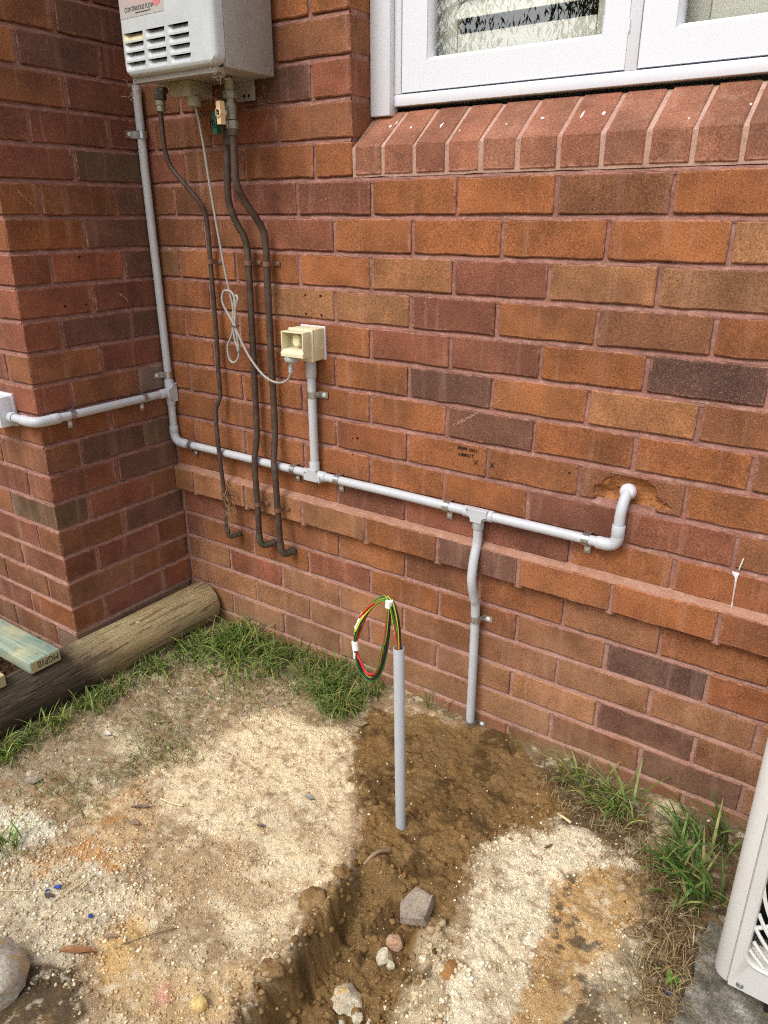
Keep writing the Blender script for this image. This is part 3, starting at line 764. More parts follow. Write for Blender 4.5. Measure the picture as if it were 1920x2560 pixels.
# ------------------------------------------------------------------ pipes, clips, conduit
CR = .0124
def saddle(parent, p, along, tab, mat=None, r=CR, w=.016, screwmat=None, tl=.030):
    # half saddle: a metal band over the conduit and a flat tab with a screw; p lies on the wall surface under the axis
    mat = mat or M['steel']; p = Vector(p); A = Vector(along).normalized(); Tb = Vector(tab).normalized(); Nn = A.cross(Tb)
    if Nn.dot(OUT) < 0: Nn = -Nn
    mb = MB()
    prof = [(-(r+.0012), .001)] + [((r+.0012)*math.cos(math.pi*(1-k/8)), AX+(r+.0012)*math.sin(math.pi*(1-k/8))) for k in range(9)] + [(r+.0016, .0035), (r+tl, .0025)]
    V = []
    for s_ in (-w/2, w/2):
        for off in (0, .0012):
            for i, (t, n_) in enumerate(prof):
                # offset outward roughly along the normal
                tt, nn = t, n_
                if off:
                    if i <= 9: d = Vector((t, n_-AX)); d = d.normalized() if d.length > 0 else Vector((0,1)); tt += d.x*off; nn += max(d.y, 0)*off
                    else: nn += off
                V.append(p + A*s_ + Tb*tt + Nn*nn)
    n = len(prof); F = []
    a0, a1, b0, b1 = 0, n, 2*n, 3*n
    for i in range(n-1):
        F += [(a1+i, a1+i+1, b1+i+1, b1+i), (a0+i, b0+i, b0+i+1, a0+i+1), (a0+i, a0+i+1, a1+i+1, a1+i), (b0+i, b1+i, b1+i+1, b0+i+1)]
    F += [(a0, a1, b1, b0), (a0+n-1, b0+n-1, b1+n-1, a1+n-1)]
    o = mb.add(V, F).build('saddle', mat, parent, auto=30)
    s2 = MB(); c = p + Tb*(r+tl*.58) + Nn*.0035
    s2.lathe([(.0062, 0), (.0060, .0016), (.0035, .003), (.002, .0026)], c, Nn, 14); sw_ = s2.build('screw', screwmat or M['screw'], o, auto=30)
    s3 = MB(); s3.lathe([(.0018, 0), (.0018, .0004)], c+Nn*.0029, Nn, 8); s3.v = s3.v
    return o
OUT = Vector((1, -1, 0)); AX = .0202
ec = empty('electrical_conduit', (.03, -.02, .667), 'pale grey conduit run down the corner and along the wall into a hole', 'conduit')
WY = -AX
def pipe(parent, pts, r=CR, mat=None, name='conduit', n=16):
    return MB().tube(pts, r, n).build(name, mat or M['conduit'], parent, auto=40)
def sock(parent, a, b, r=.0152, name='coupling', mat=None):
    a, b = Vector(a), Vector(b); d = (b-a).length
    return MB().lathe([(CR-.0005, 0), (r-.0006, 0), (r, .001), (r, d-.001), (r-.0006, d), (CR-.0005, d)], a, b-a, 18).build(name, mat or M['conduit'], parent, auto=35)
def tee(parent, c, run, branch, cover=True, scr=((.9, .8), (-.9, -.8))):
    c = Vector(c); R_ = Vector(run).normalized(); B = Vector(branch).normalized(); Nn = R_.cross(B)
    if Nn.dot(OUT) < 0: Nn = -Nn
    mb = MB(); r = .0150
    for d in (R_, -R_, B): mb.lathe([(r, 0), (r, .040), (r-.0008, .0412), (CR-.0003, .0412)], c, d, 18)
    t = mb.build('tee', M['conduit'], parent, auto=35)
    if cover:
        # inspection plate with scooped corners beside the branch
        poly = [(-.030, -.0165), (.030, -.0165), (.030, .002)]
        for k in range(6): a = math.radians(-90+90*k/5); poly.append((.030-.014*math.sin(math.radians(90*k/5)), .0165-.0145*math.cos(math.radians(90*k/5))+.0))
        poly += [(.0150, .020), (-.0150, .020)]
        for k in range(6): poly.append((-.016-.014*(1-math.cos(math.radians(90*k/5)))*1.0, .0165-.0145*math.sin(math.radians(90*k/5))))
        pv = []
        for q in poly:
            if not pv or (abs(q[0]-pv[-1][0])+abs(q[1]-pv[-1][1])) > 1e-4: pv.append(q)
        n = len(pv); V = [c + R_*u + B*v + Nn*.006 for u, v in pv] + [c + R_*u + B*v + Nn*.0168 for u, v in pv] + [c + R_*u*.95 + B*v*.94 + Nn*.0178 for u, v in pv]
        F = [tuple(range(2*n, 3*n))] + [(i, (i+1)%n, (i+1)%n+n, i+n) for i in range(n)] + [(i+n, (i+1)%n+n, (i+1)%n+2*n, i+2*n) for i in range(n)]
        MB().add(V, F).build('inspection_cover', M['conduit'], t, auto=25)
        for u, v in scr: MB().lathe([(.0026, 0), (.0026, .0015), (.001, .002)], c + R_*.026*u + B*.0135*v*-1 + Nn*.0176, Nn, 8).build('cover_screw', M['steel'], t)
    return t
VX = .0205
pipe(ec, [(VX-.003, WY, 1.72), (VX-.004, WY, 1.5), (VX, WY, 1.2), (VX+.001, WY, .874)])
tee(ec, (VX+.001, WY, .835), (0,0,1), (0,-1,0))
# left branch round the outside corner to the box
pipe(ec, [(AX, -.060, .8345), (AX, -.15, .8345), (AX, -.30, .834), (AX, YP+.030, .8335)])
el = MB(); el.tube(spline([(AX, YP+.042, .8335), (AX, YP+.016, .8335), (AX-.006, YP-.010, .8335), (AX-.030, YP-AX+.000, .8335), (AX-.062, YP-AX, .8335)], 6), .0148, 16)
el.build('elbow', M['conduit'], ec, auto=40)
sock(ec, (AX, YP+.052, .8335), (AX, YP+.026, .8335)); sock(ec, (AX-.046, YP-AX, .8335), (AX-.068, YP-AX, .8335))
pipe(ec, [(AX-.06, YP-AX, .8335), (-.098, YP-AX, .8335)]); sock(ec, (-.085, YP-AX, .8335), (-.116, YP-AX, .8335), .0165)
# down leg and corner elbow
pipe(ec, [(VX+.001, WY, .80), (VX, WY, .698)])
el = MB(); el.tube(spline([(VX, WY, .715), (VX, WY, .692), (VX+.010, WY, .674), (VX+.030, WY, .667), (VX+.052, WY, .667)], 6), .0148, 16); el.build('elbow', M['conduit'], ec, auto=40)
sock(ec, (VX, WY, .722), (VX, WY, .700)); sock(ec, (VX+.036, WY, .667), (VX+.058, WY, .667))
T1, T2 = .630, 1.172
pipe(ec, [(VX+.05, WY, .667), (.3, WY, .6672), (T1-.035, WY, .666)]); tee(ec, (T1, WY, .666), (1,0,0), (0,0,1), True, ((-.92, -.6), (.92, .9)))
pipe(ec, [(T1+.035, WY, .666), (.9, WY, .6672), (T2-.035, WY, .666)]); tee(ec, (T2, WY, .666), (-1,0,0), (0,0,-1), True, ((.92, .9), (-.92, -.6)))
pipe(ec, [(T2+.035, WY, .666), (1.36, WY, .6665), (1.505, WY, .666)])
el = MB(); el.tube(spline([(1.492, WY, .666), (1.506, WY, .666), (1.521, WY, .672), (1.528, WY, .688), (1.528, WY, .71)], 6), .0146, 16); el.build('elbow', M['conduit'], ec, auto=40)
sock(ec, (1.482, WY, .666), (1.508, WY, .666)); sock(ec, (1.528, WY, .692), (1.528, WY, .719))
pipe(ec, spline([(1.528, WY, .70), (1.528, WY-.001, .735), (1.529, WY+.003, .762), (1.530, WY+.018, .785), (1.530, WY+.042, .795), (1.530, .05, .796)], 6))
slm = MB(); slm.lathe([(.0122, .006), (.0150, .004), (.0185, -.002), (.019, -.01)], (1.530, .0045, .7935), (0, -1, .25), 18); slm.build('sealant', M['silicone'], ec, smooth=True)
# drop to the ground over the ledge
pipe(ec, spline([(T2, WY, .63), (T2, WY-.001, .585), (T2, -.034, .545), (T2+.001, -.044, .50), (T2+.002, -.042, .468), (T2+.003, -.028, .425), (T2+.003, -.0165, .38), (T2+.004, -.0158, .2), (T2+.004, -.0155, -.06)], 7))
# outlet riser
pipe(ec, [(T1+.001, WY, .70), (T1+.001, WY-.001, .85), (T1+.001, WY-.001, 1.0)]); sock(ec, (T1+.001, WY-.001, .955), (T1+.001, WY-.001, 1.01), .0152)
for x in (.100, .548, .715, 1.078, 1.456): saddle(ec, (x, 0, .667-(.001 if x > 1 else 0)), (1,0,0), (0,0,-1), w=.017)
OUT = Vector((0, -1, 0))
saddle(ec, (T1+.001, 0, .905), (0,0,1), (1,0,0), w=.018)
AXs = AX; AX = .0215; saddle(ec, (T2+.004, .005, .359), (0,0,1), (1,0,0), w=.018); saddle(ec, (T2+.004, .005, .014), (0,0,1), (1,0,0), w=.018); AX = AXs
OUT = Vector((1, 0, 0))
for y in (-.124, -.383): saddle(ec, (0, y, .8345), (0,1,0), (0,0,-1), w=.016)
# clips of the corner pipe screw into the side wall
for z in (1.593, .893): saddle(ec, (VX-AX, WY, z), (0,0,1), (0,-1,0), w=.020, tl=.034)
OUT = Vector((1, -1, 0))

jb = empty('junction_box', (-.15, YP, .855), 'white square junction box fixed to the side wall at the left edge', 'junction box')
MB().box(-.20, -.107, YP-.052, YP-.0005, .806, .894, b=.003).build('box', M['white'], jb, auto=35)
MB().box(-.205, -.104, YP-.008, YP+.002, .803, .8985, b=.002).build('sealant', M['silicone'], jb)

# weatherproof outlet
po = empty('power_outlet', (.628, 0, 1.05), 'cream weatherproof power outlet with a hood and switch, on the wall', 'power outlet')
OX0, OX1 = .585, .668
MB().box(OX0, OX1, -.050, 0, 1.006, 1.091, b=.0025).build('mounting_box', M['cream'], po, auto=35)
MB().box(OX0-.002, OX1+.003, -.004, .004, 1.004, 1.0945, b=.0015).build('sealant', M['silicone'], po)
MB().box(OX0-.001, OX1+.001, -.0555, -.0505, 1.005, 1.092, b=.0015).build('cover_plate', M['cream'], po, auto=35)
hd = MB(); h0, h1 = OX0+.003, OX1-.003; zb, zt = 1.020, 1.0865
hd.box(h0, h0+.0035, -.091, -.0556, zb, zt-.0004, b=.0008); hd.box(h1-.0035, h1, -.091, -.0556, zb, zt-.0004, b=.0008)
hd.box(h0+.0002, h1-.0002, -.090, -.0556, zt-.0035, zt, b=.0008)
hd.prism([(-.0556, zb+.02), (-.0556, zb), (-.094, zb), (-.094, zb+.0085), (-.088, zb+.018), (-.073, zb+.020)], 0, h0-.0005, h1+.0005)
hd.prism([(-.0556, zb+.001), (-.0556, zb-.011), (-.070, zb-.006), (-.088, zb+.0005)], 0, h0+.001, h1-.001)
hd.build('hood', M['cream'], po, auto=30)
sw1 = MB(); bmx = bmesh.new()
poly = []
for cx, cz, a0 in ((.006, .012, 0), (-.006, .012, 90), (-.006, -.012, 180), (.006, -.012, 270)):
    for k in range(7): a = math.radians(a0+90*k/6*1.0); poly.append((.626+cx*.35+.0095*math.cos(a)*1., 1.0625+cz*.55+.0095*math.sin(a)))
n = len(poly); cxm, czm = .626, 1.0625
V = [(x, -.0556, z) for x, z in poly]+[(x, -.072, z) for x, z in poly]+[(cxm+(x-cxm)*.86, -.0745, czm+(z-czm)*.9) for x, z in poly]
F = [tuple(range(2*n, 3*n))]+[(i, (i+1)%n, (i+1)%n+n, i+n) for i in range(n)]+[(i+n, (i+1)%n+n, (i+1)%n+2*n, i+2*n) for i in range(n)]
swo = sw1.add(V, F).build('switch', M['creamsw'], po, auto=30)
ar = MB(); ar.tube([(.6215,-.0746,1.0695),(.626,-.0748,1.0715),(.6305,-.0746,1.0695)], .0006, 5); ar.tube([(.6235,-.0746,1.0545),(.626,-.0748,1.053),(.6285,-.0746,1.0545)], .0006, 5)
ar.build('switch_marks', M['cream'], swo)
ar = MB(); ar.tube(spline([(.607,-.0565,1.083),(.6065,-.0565,1.06),(.6075,-.0565,1.050),(.6095,-.0565,1.047)], 5), .0022, 8); ar.build('tab', M['cream'], po)
kn = MB()
ring = [(OX1+.0002, -.024+.0135*math.cos(t), 1.052+.0165*math.sin(t)) for t in [2*math.pi*i/28 for i in range(29)]]
kn.tube(ring, .0007, 5, caps=False); kn.build('knockout', M['cream'], po)

# copper pipes
def cpipe(label, pts, r, elbow, clips):
    p = empty('copper_pipe', pts[-1], label, 'pipe', 'copper pipes under the water heater')
    MB().tube(spline(pts, 7), r, 14).build('pipe', M['copper'], p, auto=40)
    e = MB(); e.tube(spline(elbow, 6), r*1.16, 14); x, y, z = elbow[-1]
    e.lathe([(r*1.16, 0), (r*1.3, .001), (r*1.3, .012)], (x, y-.008, z), (0, 1, 0), 14)
    e.build('elbow', M['verdigris'], p, auto=40)
    global OUT, AX
    OUT = Vector((0, -1, 0)); s_ = AX
    for (cx, cy, cz, yw) in clips:
        AX = yw-cy; saddle(p, (cx, yw, cz), (0,0,1), (1,0,0), M['copperclip'], r, .013, M['copperclip'], .019)
    AX = s_; OUT = Vector((1, -1, 0)); return p
gp = cpipe('thinnest brown copper pipe, nearest the corner, with a slack bend under the heater',
  [(.181,-.08,1.637),(.180,-.079,1.57),(.181,-.075,1.53),(.191,-.066,1.495),(.238,-.045,1.435),(.258,-.034,1.405),(.265,-.026,1.375),(.267,-.024,1.33),(.267,-.024,1.25),(.2665,-.024,1.05),(.262,-.024,.935),(.264,-.026,.86),(.258,-.032,.835),(.250,-.038,.805),(.252,-.042,.74),(.256,-.043,.66),(.263,-.044,.545),(.263,-.044,.44),(.2635,-.044,.405)], .0068,
  [(.2635,-.044,.418),(.264,-.043,.395),(.268,-.036,.384),(.274,-.022,.383),(.278,-.004,.384)], [(.267,-.024,1.25,0),(.263,-.044,.534,-.022)])
cpipe('middle copper pipe, the left one of the two thick brown pipes',
  [(.404,-.060,1.56),(.398,-.060,1.47),(.393,-.057,1.41),(.402,-.045,1.36),(.414,-.032,1.325),(.419,-.026,1.295),(.420,-.025,1.25),(.417,-.025,1.06),(.412,-.026,.80),(.411,-.030,.735),(.409,-.040,.69),(.411,-.046,.64),(.413,-.046,.53),(.411,-.046,.44),(.411,-.046,.425)], .0093,
  [(.411,-.046,.432),(.412,-.045,.405),(.416,-.037,.392),(.424,-.022,.389),(.430,-.003,.390)], [(.4195,-.025,1.252,0),(.413,-.046,.534,-.022)])
cpipe('right-hand copper pipe of the three, bending furthest right below the cream valve',
  [(.470,-.100,1.572),(.468,-.100,1.52),(.466,-.097,1.455),(.470,-.075,1.41),(.480,-.048,1.37),(.488,-.030,1.335),(.4895,-.025,1.295),(.489,-.025,1.25),(.487,-.025,1.06),(.486,-.026,.80),(.486,-.032,.735),(.490,-.043,.69),(.495,-.046,.64),(.4975,-.046,.53),(.500,-.046,.43),(.501,-.046,.415)], .0097,
  [(.501,-.046,.425),(.502,-.045,.40),(.506,-.037,.384),(.510,-.022,.381),(.512,-.003,.382)], [(.4885,-.025,1.251,0),(.4975,-.046,.534,-.022)])
rt = MB()
for i in range(16):
    p0 = Vector((.285+random.gauss(0,.006), -.052+random.gauss(0,.004), .60-random.random()*.13)); pts = [p0]
    for j in range(6): pts.append(pts[-1]+Vector((random.gauss(.002,.007), random.gauss(0,.003), random.gauss(-.012,.006))))
    rt.tube(spline(pts, 3), .0008, 4, caps=False)
fluff(rt, (.297,-.055,.49), .008, 30, .0006)
rt.build('dried_roots', paintmat('dry_root', lin(150,116,80), .9, .3), gp)['kind'] = 'stuff'

# grey appliance cord with its tied loop and plug
pc = empty('appliance_lead', (.41, -.07, 1.08), 'grey power cord with a tied bunch of loops, plugged into the cream outlet', 'cord')
path = [(.337,-.098,1.64),(.343,-.094,1.60),(.349,-.090,1.54),(.352,-.085,1.47),(.356,-.080,1.40),(.362,-.076,1.33),(.368,-.072,1.265),(.376,-.070,1.21),(.381,-.068,1.178),
 (.391,-.066,1.12),(.395,-.066,1.07),(.400,-.066,1.03),(.397,-.066,.995),(.378,-.066,.976),(.359,-.066,.984),(.356,-.067,1.02),(.381,-.069,1.06),(.392,-.071,1.10),(.410,-.072,1.145),(.414,-.070,1.160),(.404,-.068,1.166),(.394,-.068,1.14),(.388,-.070,1.09),(.390,-.070,1.05),(.399,-.071,1.025),(.402,-.071,1.012),(.406,-.072,1.02),(.403,-.073,1.06),(.392,-.073,1.09),(.363,-.073,1.13),(.354,-.073,1.155),(.363,-.071,1.176),(.388,-.070,1.176),(.402,-.070,1.158),(.402,-.071,1.12),(.398,-.072,1.085),(.412,-.073,1.055),(.436,-.073,1.015),(.462,-.073,.984),(.495,-.073,.955),(.53,-.073,.940),(.565,-.073,.940),(.590,-.073,.953),(.602,-.0735,.972)]
MB().tube(spline(path, 6), .0034, 10).build('cord', M['cord'], pc, auto=60)
ti = MB(); ti.tube([(.396+.0135*math.cos(t), -.070+.0085*math.sin(t), 1.083+.002*math.sin(2*t)) for t in [2*math.pi*i/18 for i in range(19)]], .0014, 6, caps=False)
ti.tube([(.408,-.076,1.083),(.415,-.080,1.086),(.419,-.080,1.081)], .001, 5); ti.tube([(.408,-.076,1.082),(.414,-.082,1.079)], .001, 5)
ti.build('tie', M['copper'], pc)
pg = MB(); ax = Vector((.10, 0, 1)).normalized(); o0 = Vector((.602,-.0735,.970))
pg.lathe([(.0042, 0), (.0062, .004)] + [v for i in range(5) for v in ((.0068, .006+i*.0042), (.0068, .0084+i*.0042), (.0052, .0086+i*.0042), (.0052, .0101+i*.0042))] + [(.0075, .028), (.017, .034), (.0195, .038), (.0195, .046), (.0175, .0475), (.0175, .056)], o0, ax, 22)
pg.build('plug', M['plug'], pc, auto=35)

# stub of conduit standing in the soil, with a coil of wires hanging out of it
cs = empty('conduit_stub', (1.232, -.459, 0), 'bare grey conduit stub standing upright in the brown soil', 'pipe')
st = MB(); base_, top_ = Vector((1.234, -.461, -.20)), Vector((1.2185, -.459, .511)); A = (top_-base_).normalized()
ln = (top_-base_).length
st.lathe([(.0122, 0), (.0122, ln-.0006), (.0118, ln), (.0102, ln), (.0100, ln-.0006), (.0100, ln-.25)], base_, A, 22)
st.build('conduit', M['pipegrey'], cs, auto=40)
wc = empty('wire_coil', (1.2185, -.459, .511), 'loose coil of green, yellow, red and black wires hanging from the conduit stub', 'wire')
loop = [(1.2195,-.459,.42),(1.2185,-.459,.509),(1.2130,-.458,.560),(1.2015,-.456,.602),(1.1915,-.454,.6165),(1.181,-.453,.619),(1.160,-.452,.606),(1.138,-.452,.582),(1.120,-.453,.553),(1.107,-.455,.518),(1.101,-.457,.485),(1.104,-.459,.452),(1.113,-.461,.428),(1.128,-.463,.413),(1.146,-.465,.409),(1.163,-.465,.421),(1.175,-.464,.447),(1.183,-.463,.485),(1.188,-.461,.53),(1.191,-.460,.570),(1.191,-.459,.600),(1.187,-.458,.614),(1.178,-.457,.618),(1.158,-.456,.604),(1.137,-.457,.580),(1.118,-.458,.551),(1.106,-.459,.518),(1.101,-.460,.485),(1.103,-.461,.46)]
def wire(seed, mats, mif=None, spread=.0045, endcut=0, shrink=0.):
    r = random.Random(seed); pts = []
    ph = r.uniform(0, 6.28)
    for i, p in enumerate(loop[:len(loop)-endcut]):
        k = 0 if i < 2 else 1
        c = Vector((1.147, -.457, .515)); v = Vector(p)
        tight = i in (4, 5, 20, 21, 10, 11, 27, 28)
        s_ = spread*(.45 if tight else 1)*k
        d = (v-c).normalized()
        v = v + d*(s_*math.cos(ph+i*.35)-shrink*k*(1 if 11 < i < 18 else .2)) + Vector((0, s_*math.sin(ph+i*.35), 0))
        if i < 2: v += Vector((.0036*math.cos(ph), .0036*math.sin(ph), 0))
        pts.append(v)
    return MB().tube(spline(pts, 7), .0024, 8, mif=mif).build('wire', mats, wc, auto=60)
wire(1, [M['wireg'], M['wirey']], lambda j: 1 if j in (0, 1) else 0, .0058); wire(2, [M['wirer']], None, .0045, 9, .012); wire(12, [M['wirer']], None, .0055, 3, .003); wire(15, [M['wirek']], None, .006, 2, .002); wire(3, [M['wirek']], None, .004)
wire(4, [M['wireg'], M['wirey']], lambda j: 1 if j in (4, 5) else 0, .0062, 2); wire(6, [M['wireg'], M['wirey']], lambda j: 1 if j in (6, 7) else 0, .0055, 3, .005); wire(9, [M['wireg'], M['wirey']], lambda j: 1 if j in (3, 4) else 0, .0065, 5, -.002)
def tape(a, b, r=.0078):
    a, b = Vector(a), Vector(b); k = (b-a).length; mb = MB(); mb.lathe([(r*.8, 0), (r, .0005), (r*.97, k*.5), (r, k-.0005), (r*.8, k)], a, b-a, 12)
    o = mb.build('tape', M['tape'], wc, auto=40)
tape((1.1905,-.457,.601), (1.1925,-.457,.618), .0085)
tape((1.1245,-.4555,.563), (1.1125,-.456,.538), .0070); tape((1.1145,-.456,.541), (1.1055,-.457,.520), .0068)
tape((1.1000,-.459,.486), (1.1035,-.460,.465), .0080); tape((1.0995,-.459,.467), (1.103,-.460,.443), .0052)

# ------------------------------------------------------------------ ground
def sdf(poly, x, y):
    P = np.array(poly); d = np.full(x.shape, 1e9); ins = np.zeros(x.shape, bool); n = len(P)
    for i in range(n):
        a = P[i]; b = P[(i+1) % n]; ex, ey = b-a
        t = np.clip(((x-a[0])*ex+(y-a[1])*ey)/(ex*ex+ey*ey+1e-12), 0, 1)
        d = np.minimum(d, np.hypot(x-a[0]-t*ex, y-a[1]-t*ey))
        c = ((a[1] > y) != (b[1] > y)) & (x < (b[0]-a[0])*(y-a[1])/(b[1]-a[1]+1e-12)+a[0]); ins ^= c
    return np.where(ins, -d, d)
def sstep(a, b, x): t = np.clip((x-a)/(b-a), 0, 1); return t*t*(3-2*t)
Z_moist = [(0.906,-0.202),(0.888,-0.108),(0.987,-0.081),(1.165,-0.01),(1.286,0.03),(1.382,-0.040),(1.469,-0.088),(1.528,-0.157),(1.515,-0.230),(1.435,-0.320),(1.421,-0.389),(1.425,-0.474),(1.439,-0.552),(1.460,-0.619),(1.484,-0.689),(1.52,-0.90),(1.40,-1.2),(1.251,-0.995),(1.222,-0.939),(1.230,-0.841),(1.208,-0.726),(1.202,-0.628),(1.168,-0.556),(1.113,-0.471),(1.028,-0.393),(0.949,-0.270)]
Z_pit = [(1.180,-0.575),(1.285,-0.585),(1.384,-0.540),(1.441,-0.545),(1.466,-0.601),(1.490,-0.659),(1.500,-0.73),(1.54,-0.86),(1.52,-1.2),(1.31,-1.25),(1.250,-1.02),(1.212,-0.925),(1.221,-0.859),(1.207,-0.740),(1.189,-0.636)]
Z_creamL = [(0.675,-0.283),(0.898,-0.257),(0.983,-0.316),(1.075,-0.420),(1.143,-0.522),(1.19,-0.638),(1.21,-0.759),(1.2,-0.868),(1.061,-0.881),(0.970,-0.847),(0.955,-0.719),(0.840,-0.713),(0.722,-0.741),(0.573,-0.706),(0.563,-0.606),(0.601,-0.437)]
Z_greyL = [(0.10,-0.9),(0.10,-0.2),(0.12,.1),(0.9,.1),(0.88,-0.15),(0.659,-0.22),(0.704,-0.315),(0.577,-0.503),(0.589,-0.675),(0.517,-0.806),(0.381,-0.900),(0.368,-0.966),(0.258,-1.0)]
Z_tanBL = [(0.884,-1.055),(0.870,-0.916),(0.923,-0.922),(0.960,-0.977),(1.099,-0.990),(1.168,-0.883),(1.215,-0.932),(1.210,-1.024),(1.028,-1.149),(0.932,-1.105)]
Z_tanPatch = [(0.889,-1.03),(0.893,-0.95),(0.93,-0.955),(0.955,-1.0),(0.975,-1.06),(0.97,-1.10),(0.93,-1.09)]
Z_dark = [(0.807,-1.168),(0.880,-1.104),(0.935,-1.117),(0.995,-1.161),(1.0,-1.3),(0.7,-1.35),(0.760,-1.189)]
Z_whiteL = [(0.383,-0.974),(0.440,-0.935),(0.541,-0.937),(0.560,-1.008),(0.507,-1.065)]
Z_whiteL2 = [(0.569,-1.080),(0.665,-0.955),(0.789,-0.928),(0.866,-0.962),(0.858,-1.047),(0.874,-1.110),(0.760,-1.189),(.62,-1.2)]
Z_orangeL = [(0.571,-0.844),(0.597,-0.711),(0.718,-0.780),(0.794,-0.894),(0.768,-0.972),(0.671,-1.010),(0.569,-1.080),(0.560,-1.008),(0.624,-0.931)]
Z_brown = [(0.749,-0.845),(0.813,-0.732),(1.009,-0.714),(1.040,-0.775),(1.112,-0.735),(1.110,-0.821),(0.964,-0.894),(0.878,-0.911)]
Z_creamR = [(1.400,-0.395),(1.444,-0.314),(1.576,-0.205),(1.726,-0.187),(1.755,-0.215),(1.626,-0.335),(1.603,-0.439),(1.626,-0.517),(1.670,-0.706),(1.75,-0.95),(1.56,-1.1),(1.53,-0.793),(1.508,-0.685),(1.482,-0.590),(1.427,-0.532)]
Z_orangeR = [(1.579,-0.383),(1.653,-0.293),(1.761,-0.272),(1.779,-0.332),(1.748,-0.420),(1.734,-0.493),(1.743,-0.545),(1.789,-0.624),(1.86,-.9),(1.72,-0.95),(1.655,-0.711),(1.626,-0.517)]
Z_whiteR = [(1.752,-0.404),(1.807,-0.430),(1.833,-0.517),(1.837,-0.590),(1.95,-.9),(1.85,-.9),(1.789,-0.624),(1.743,-0.545)]
Z_debris = [(1.361,-0.03),(1.45,0.05),(2.3,0.05),(2.3,-.3),(1.895,-0.33),(1.879,-0.562),(1.828,-0.531),(1.792,-0.440),(1.787,-0.326),(1.750,-0.234),(1.668,-0.210),(1.524,-0.223),(1.456,-0.118)]
Z_slab = [(1.895,-0.30),(2.9,-.10),(2.9,-1.1),(1.91,-1.05),(1.885,-0.62),(1.893,-.45)]
def worley(x, y, f, s=0):
    x = x*f+s; y = y*f+s*1.3; xi = np.floor(x).astype(int); yi = np.floor(y).astype(int); d = np.full(x.shape, 9.)
    for a in (-1, 0, 1):
        for b in (-1, 0, 1):
            cx, cy = (xi+a) % 256, (yi+b) % 256
            px = xi+a+_lat[cx, cy]; py = yi+b+_lat[(cy+91) % 256, (cx+37) % 256]; w = .55+.9*_lat[(cx+19) % 256, (cy+173) % 256]
            d = np.minimum(d, np.hypot(x-px, y-py)/w)
    return np.sqrt(np.clip(1-d*d, 0, 1))
def crumbs(x, y):
    wx = x+(fbm(x, y, 60, 2, .5, 4.)-.5)*.012; wy = y+(fbm(x, y, 60, 2, .5, 6.)-.5)*.012
    return worley(wx, wy, 48, 3)*.0085*sstep(.42, .62, fbm(x, y, 11, 3, .5, 33.)) + worley(wx, wy, 95, 7)*.0050 + worley(wx, wy, 180, 11)*.0022
def height(x, y):
    h = (fbm(x, y, 3.1, 3, .5, 2.)-.5)*.016
    h += (fbm(x, y, 24, 4, .55, 5.)-.5)*.012
    dp = sdf(Z_pit, x, y) + (fbm(x, y, 9, 4, .55, 8.)-.5)*.055
    # a cut bank on the left of the trench, a loose slope on its right
    cx = np.interp(-y, [.55, .75, .95, 1.3], [1.30, 1.345, 1.37, 1.40])
    left = sstep(.0, -.055, dp); right = sstep(.01, -.13, dp)
    wgt = sstep(-.06, .06, x-cx); t = left*(1-wgt)+right*wgt
    depth = np.interp(-y, [.50, .62, .80, 1.0, 1.3], [.012, .060, .105, .13, .14])
    h = h - t*depth
    dm = sdf(Z_moist, x, y); inm = sstep(.02, -.03, dm)
    clod = (fbm(x, y, 30, 4, .6, 12.)-.5)
    rid = 1-np.abs(2*fbm(x, y, 34, 4, .6, 12.)-1)
    h += inm*((clod*.6+(rid-.8)*.5)*np.interp(-y, [0, .3, .6, .7], [.016, .022, .036, .045]) + .010*sstep(.30, .02, np.hypot(x-1.25, y+.38)))
    # crumbly lip of the bank
    lip = np.exp(-(dp/.03)**2)*(1-wgt)*sstep(-.55, -.62, y); h += lip*(.008+(fbm(x, y, 40, 4, .6, 3.)-.5)*.06)
    for zn, f, a in ((Z_whiteL, 70, .012), (Z_whiteL2, 70, .010), (Z_creamR, 60, .009), (Z_whiteR, 80, .010), (Z_creamL, 60, .005)):
        h += sstep(.03, -.02, sdf(zn, x, y))*(fbm(x, y, f, 3, .6, 21.)-.5)*a
    cr_ = crumbs(x, y); lo_ = np.interp(-y, [0, .35, .6, .8], [.55, .85, 1.45, 1.6])
    h += cr_*(inm*lo_+(1-inm)*.42) + lip*cr_*1.5
    h += (fbm(x, y, 95, 3, .65, 71.)-.5)*.0065*(1-.5*inm) + sstep(-.06, 0., y)*(.004+.014*fbm(x, y, 9, 3, .5, 91.))*sstep(.15, .3, x)
    h += -.012*sstep(.05, .0, x) + (fbm(x, y, 28, 3, .6, 31.)-.5)*.03*sstep(.04, -.04, x)*1.0
    h += .004*sstep(.06, 0., sdf(Z_greyL, x, y))
    h = h*sstep(-.75, -.70, x)
    sl = sstep(.012, -.012, sdf(Z_slab, x, y)); h = h*(1-sl) + sl*(-.03)
    return h
X0g, X1g, Y0g, Y1g, ST = -.75, 2.2, -1.40, .03, .0033
gx = np.arange(X0g, X1g+ST/2, ST); gy = np.arange(Y0g, Y1g+ST/2, ST)
GX, GY = np.meshgrid(gx, gy, indexing='ij'); xf, yf = GX.ravel(), GY.ravel()
HZ = height(xf, yf)
edge = np.minimum.reduce([xf-X0g, X1g-xf, yf-Y0g]); HZ = HZ*sstep(0, .03, edge)
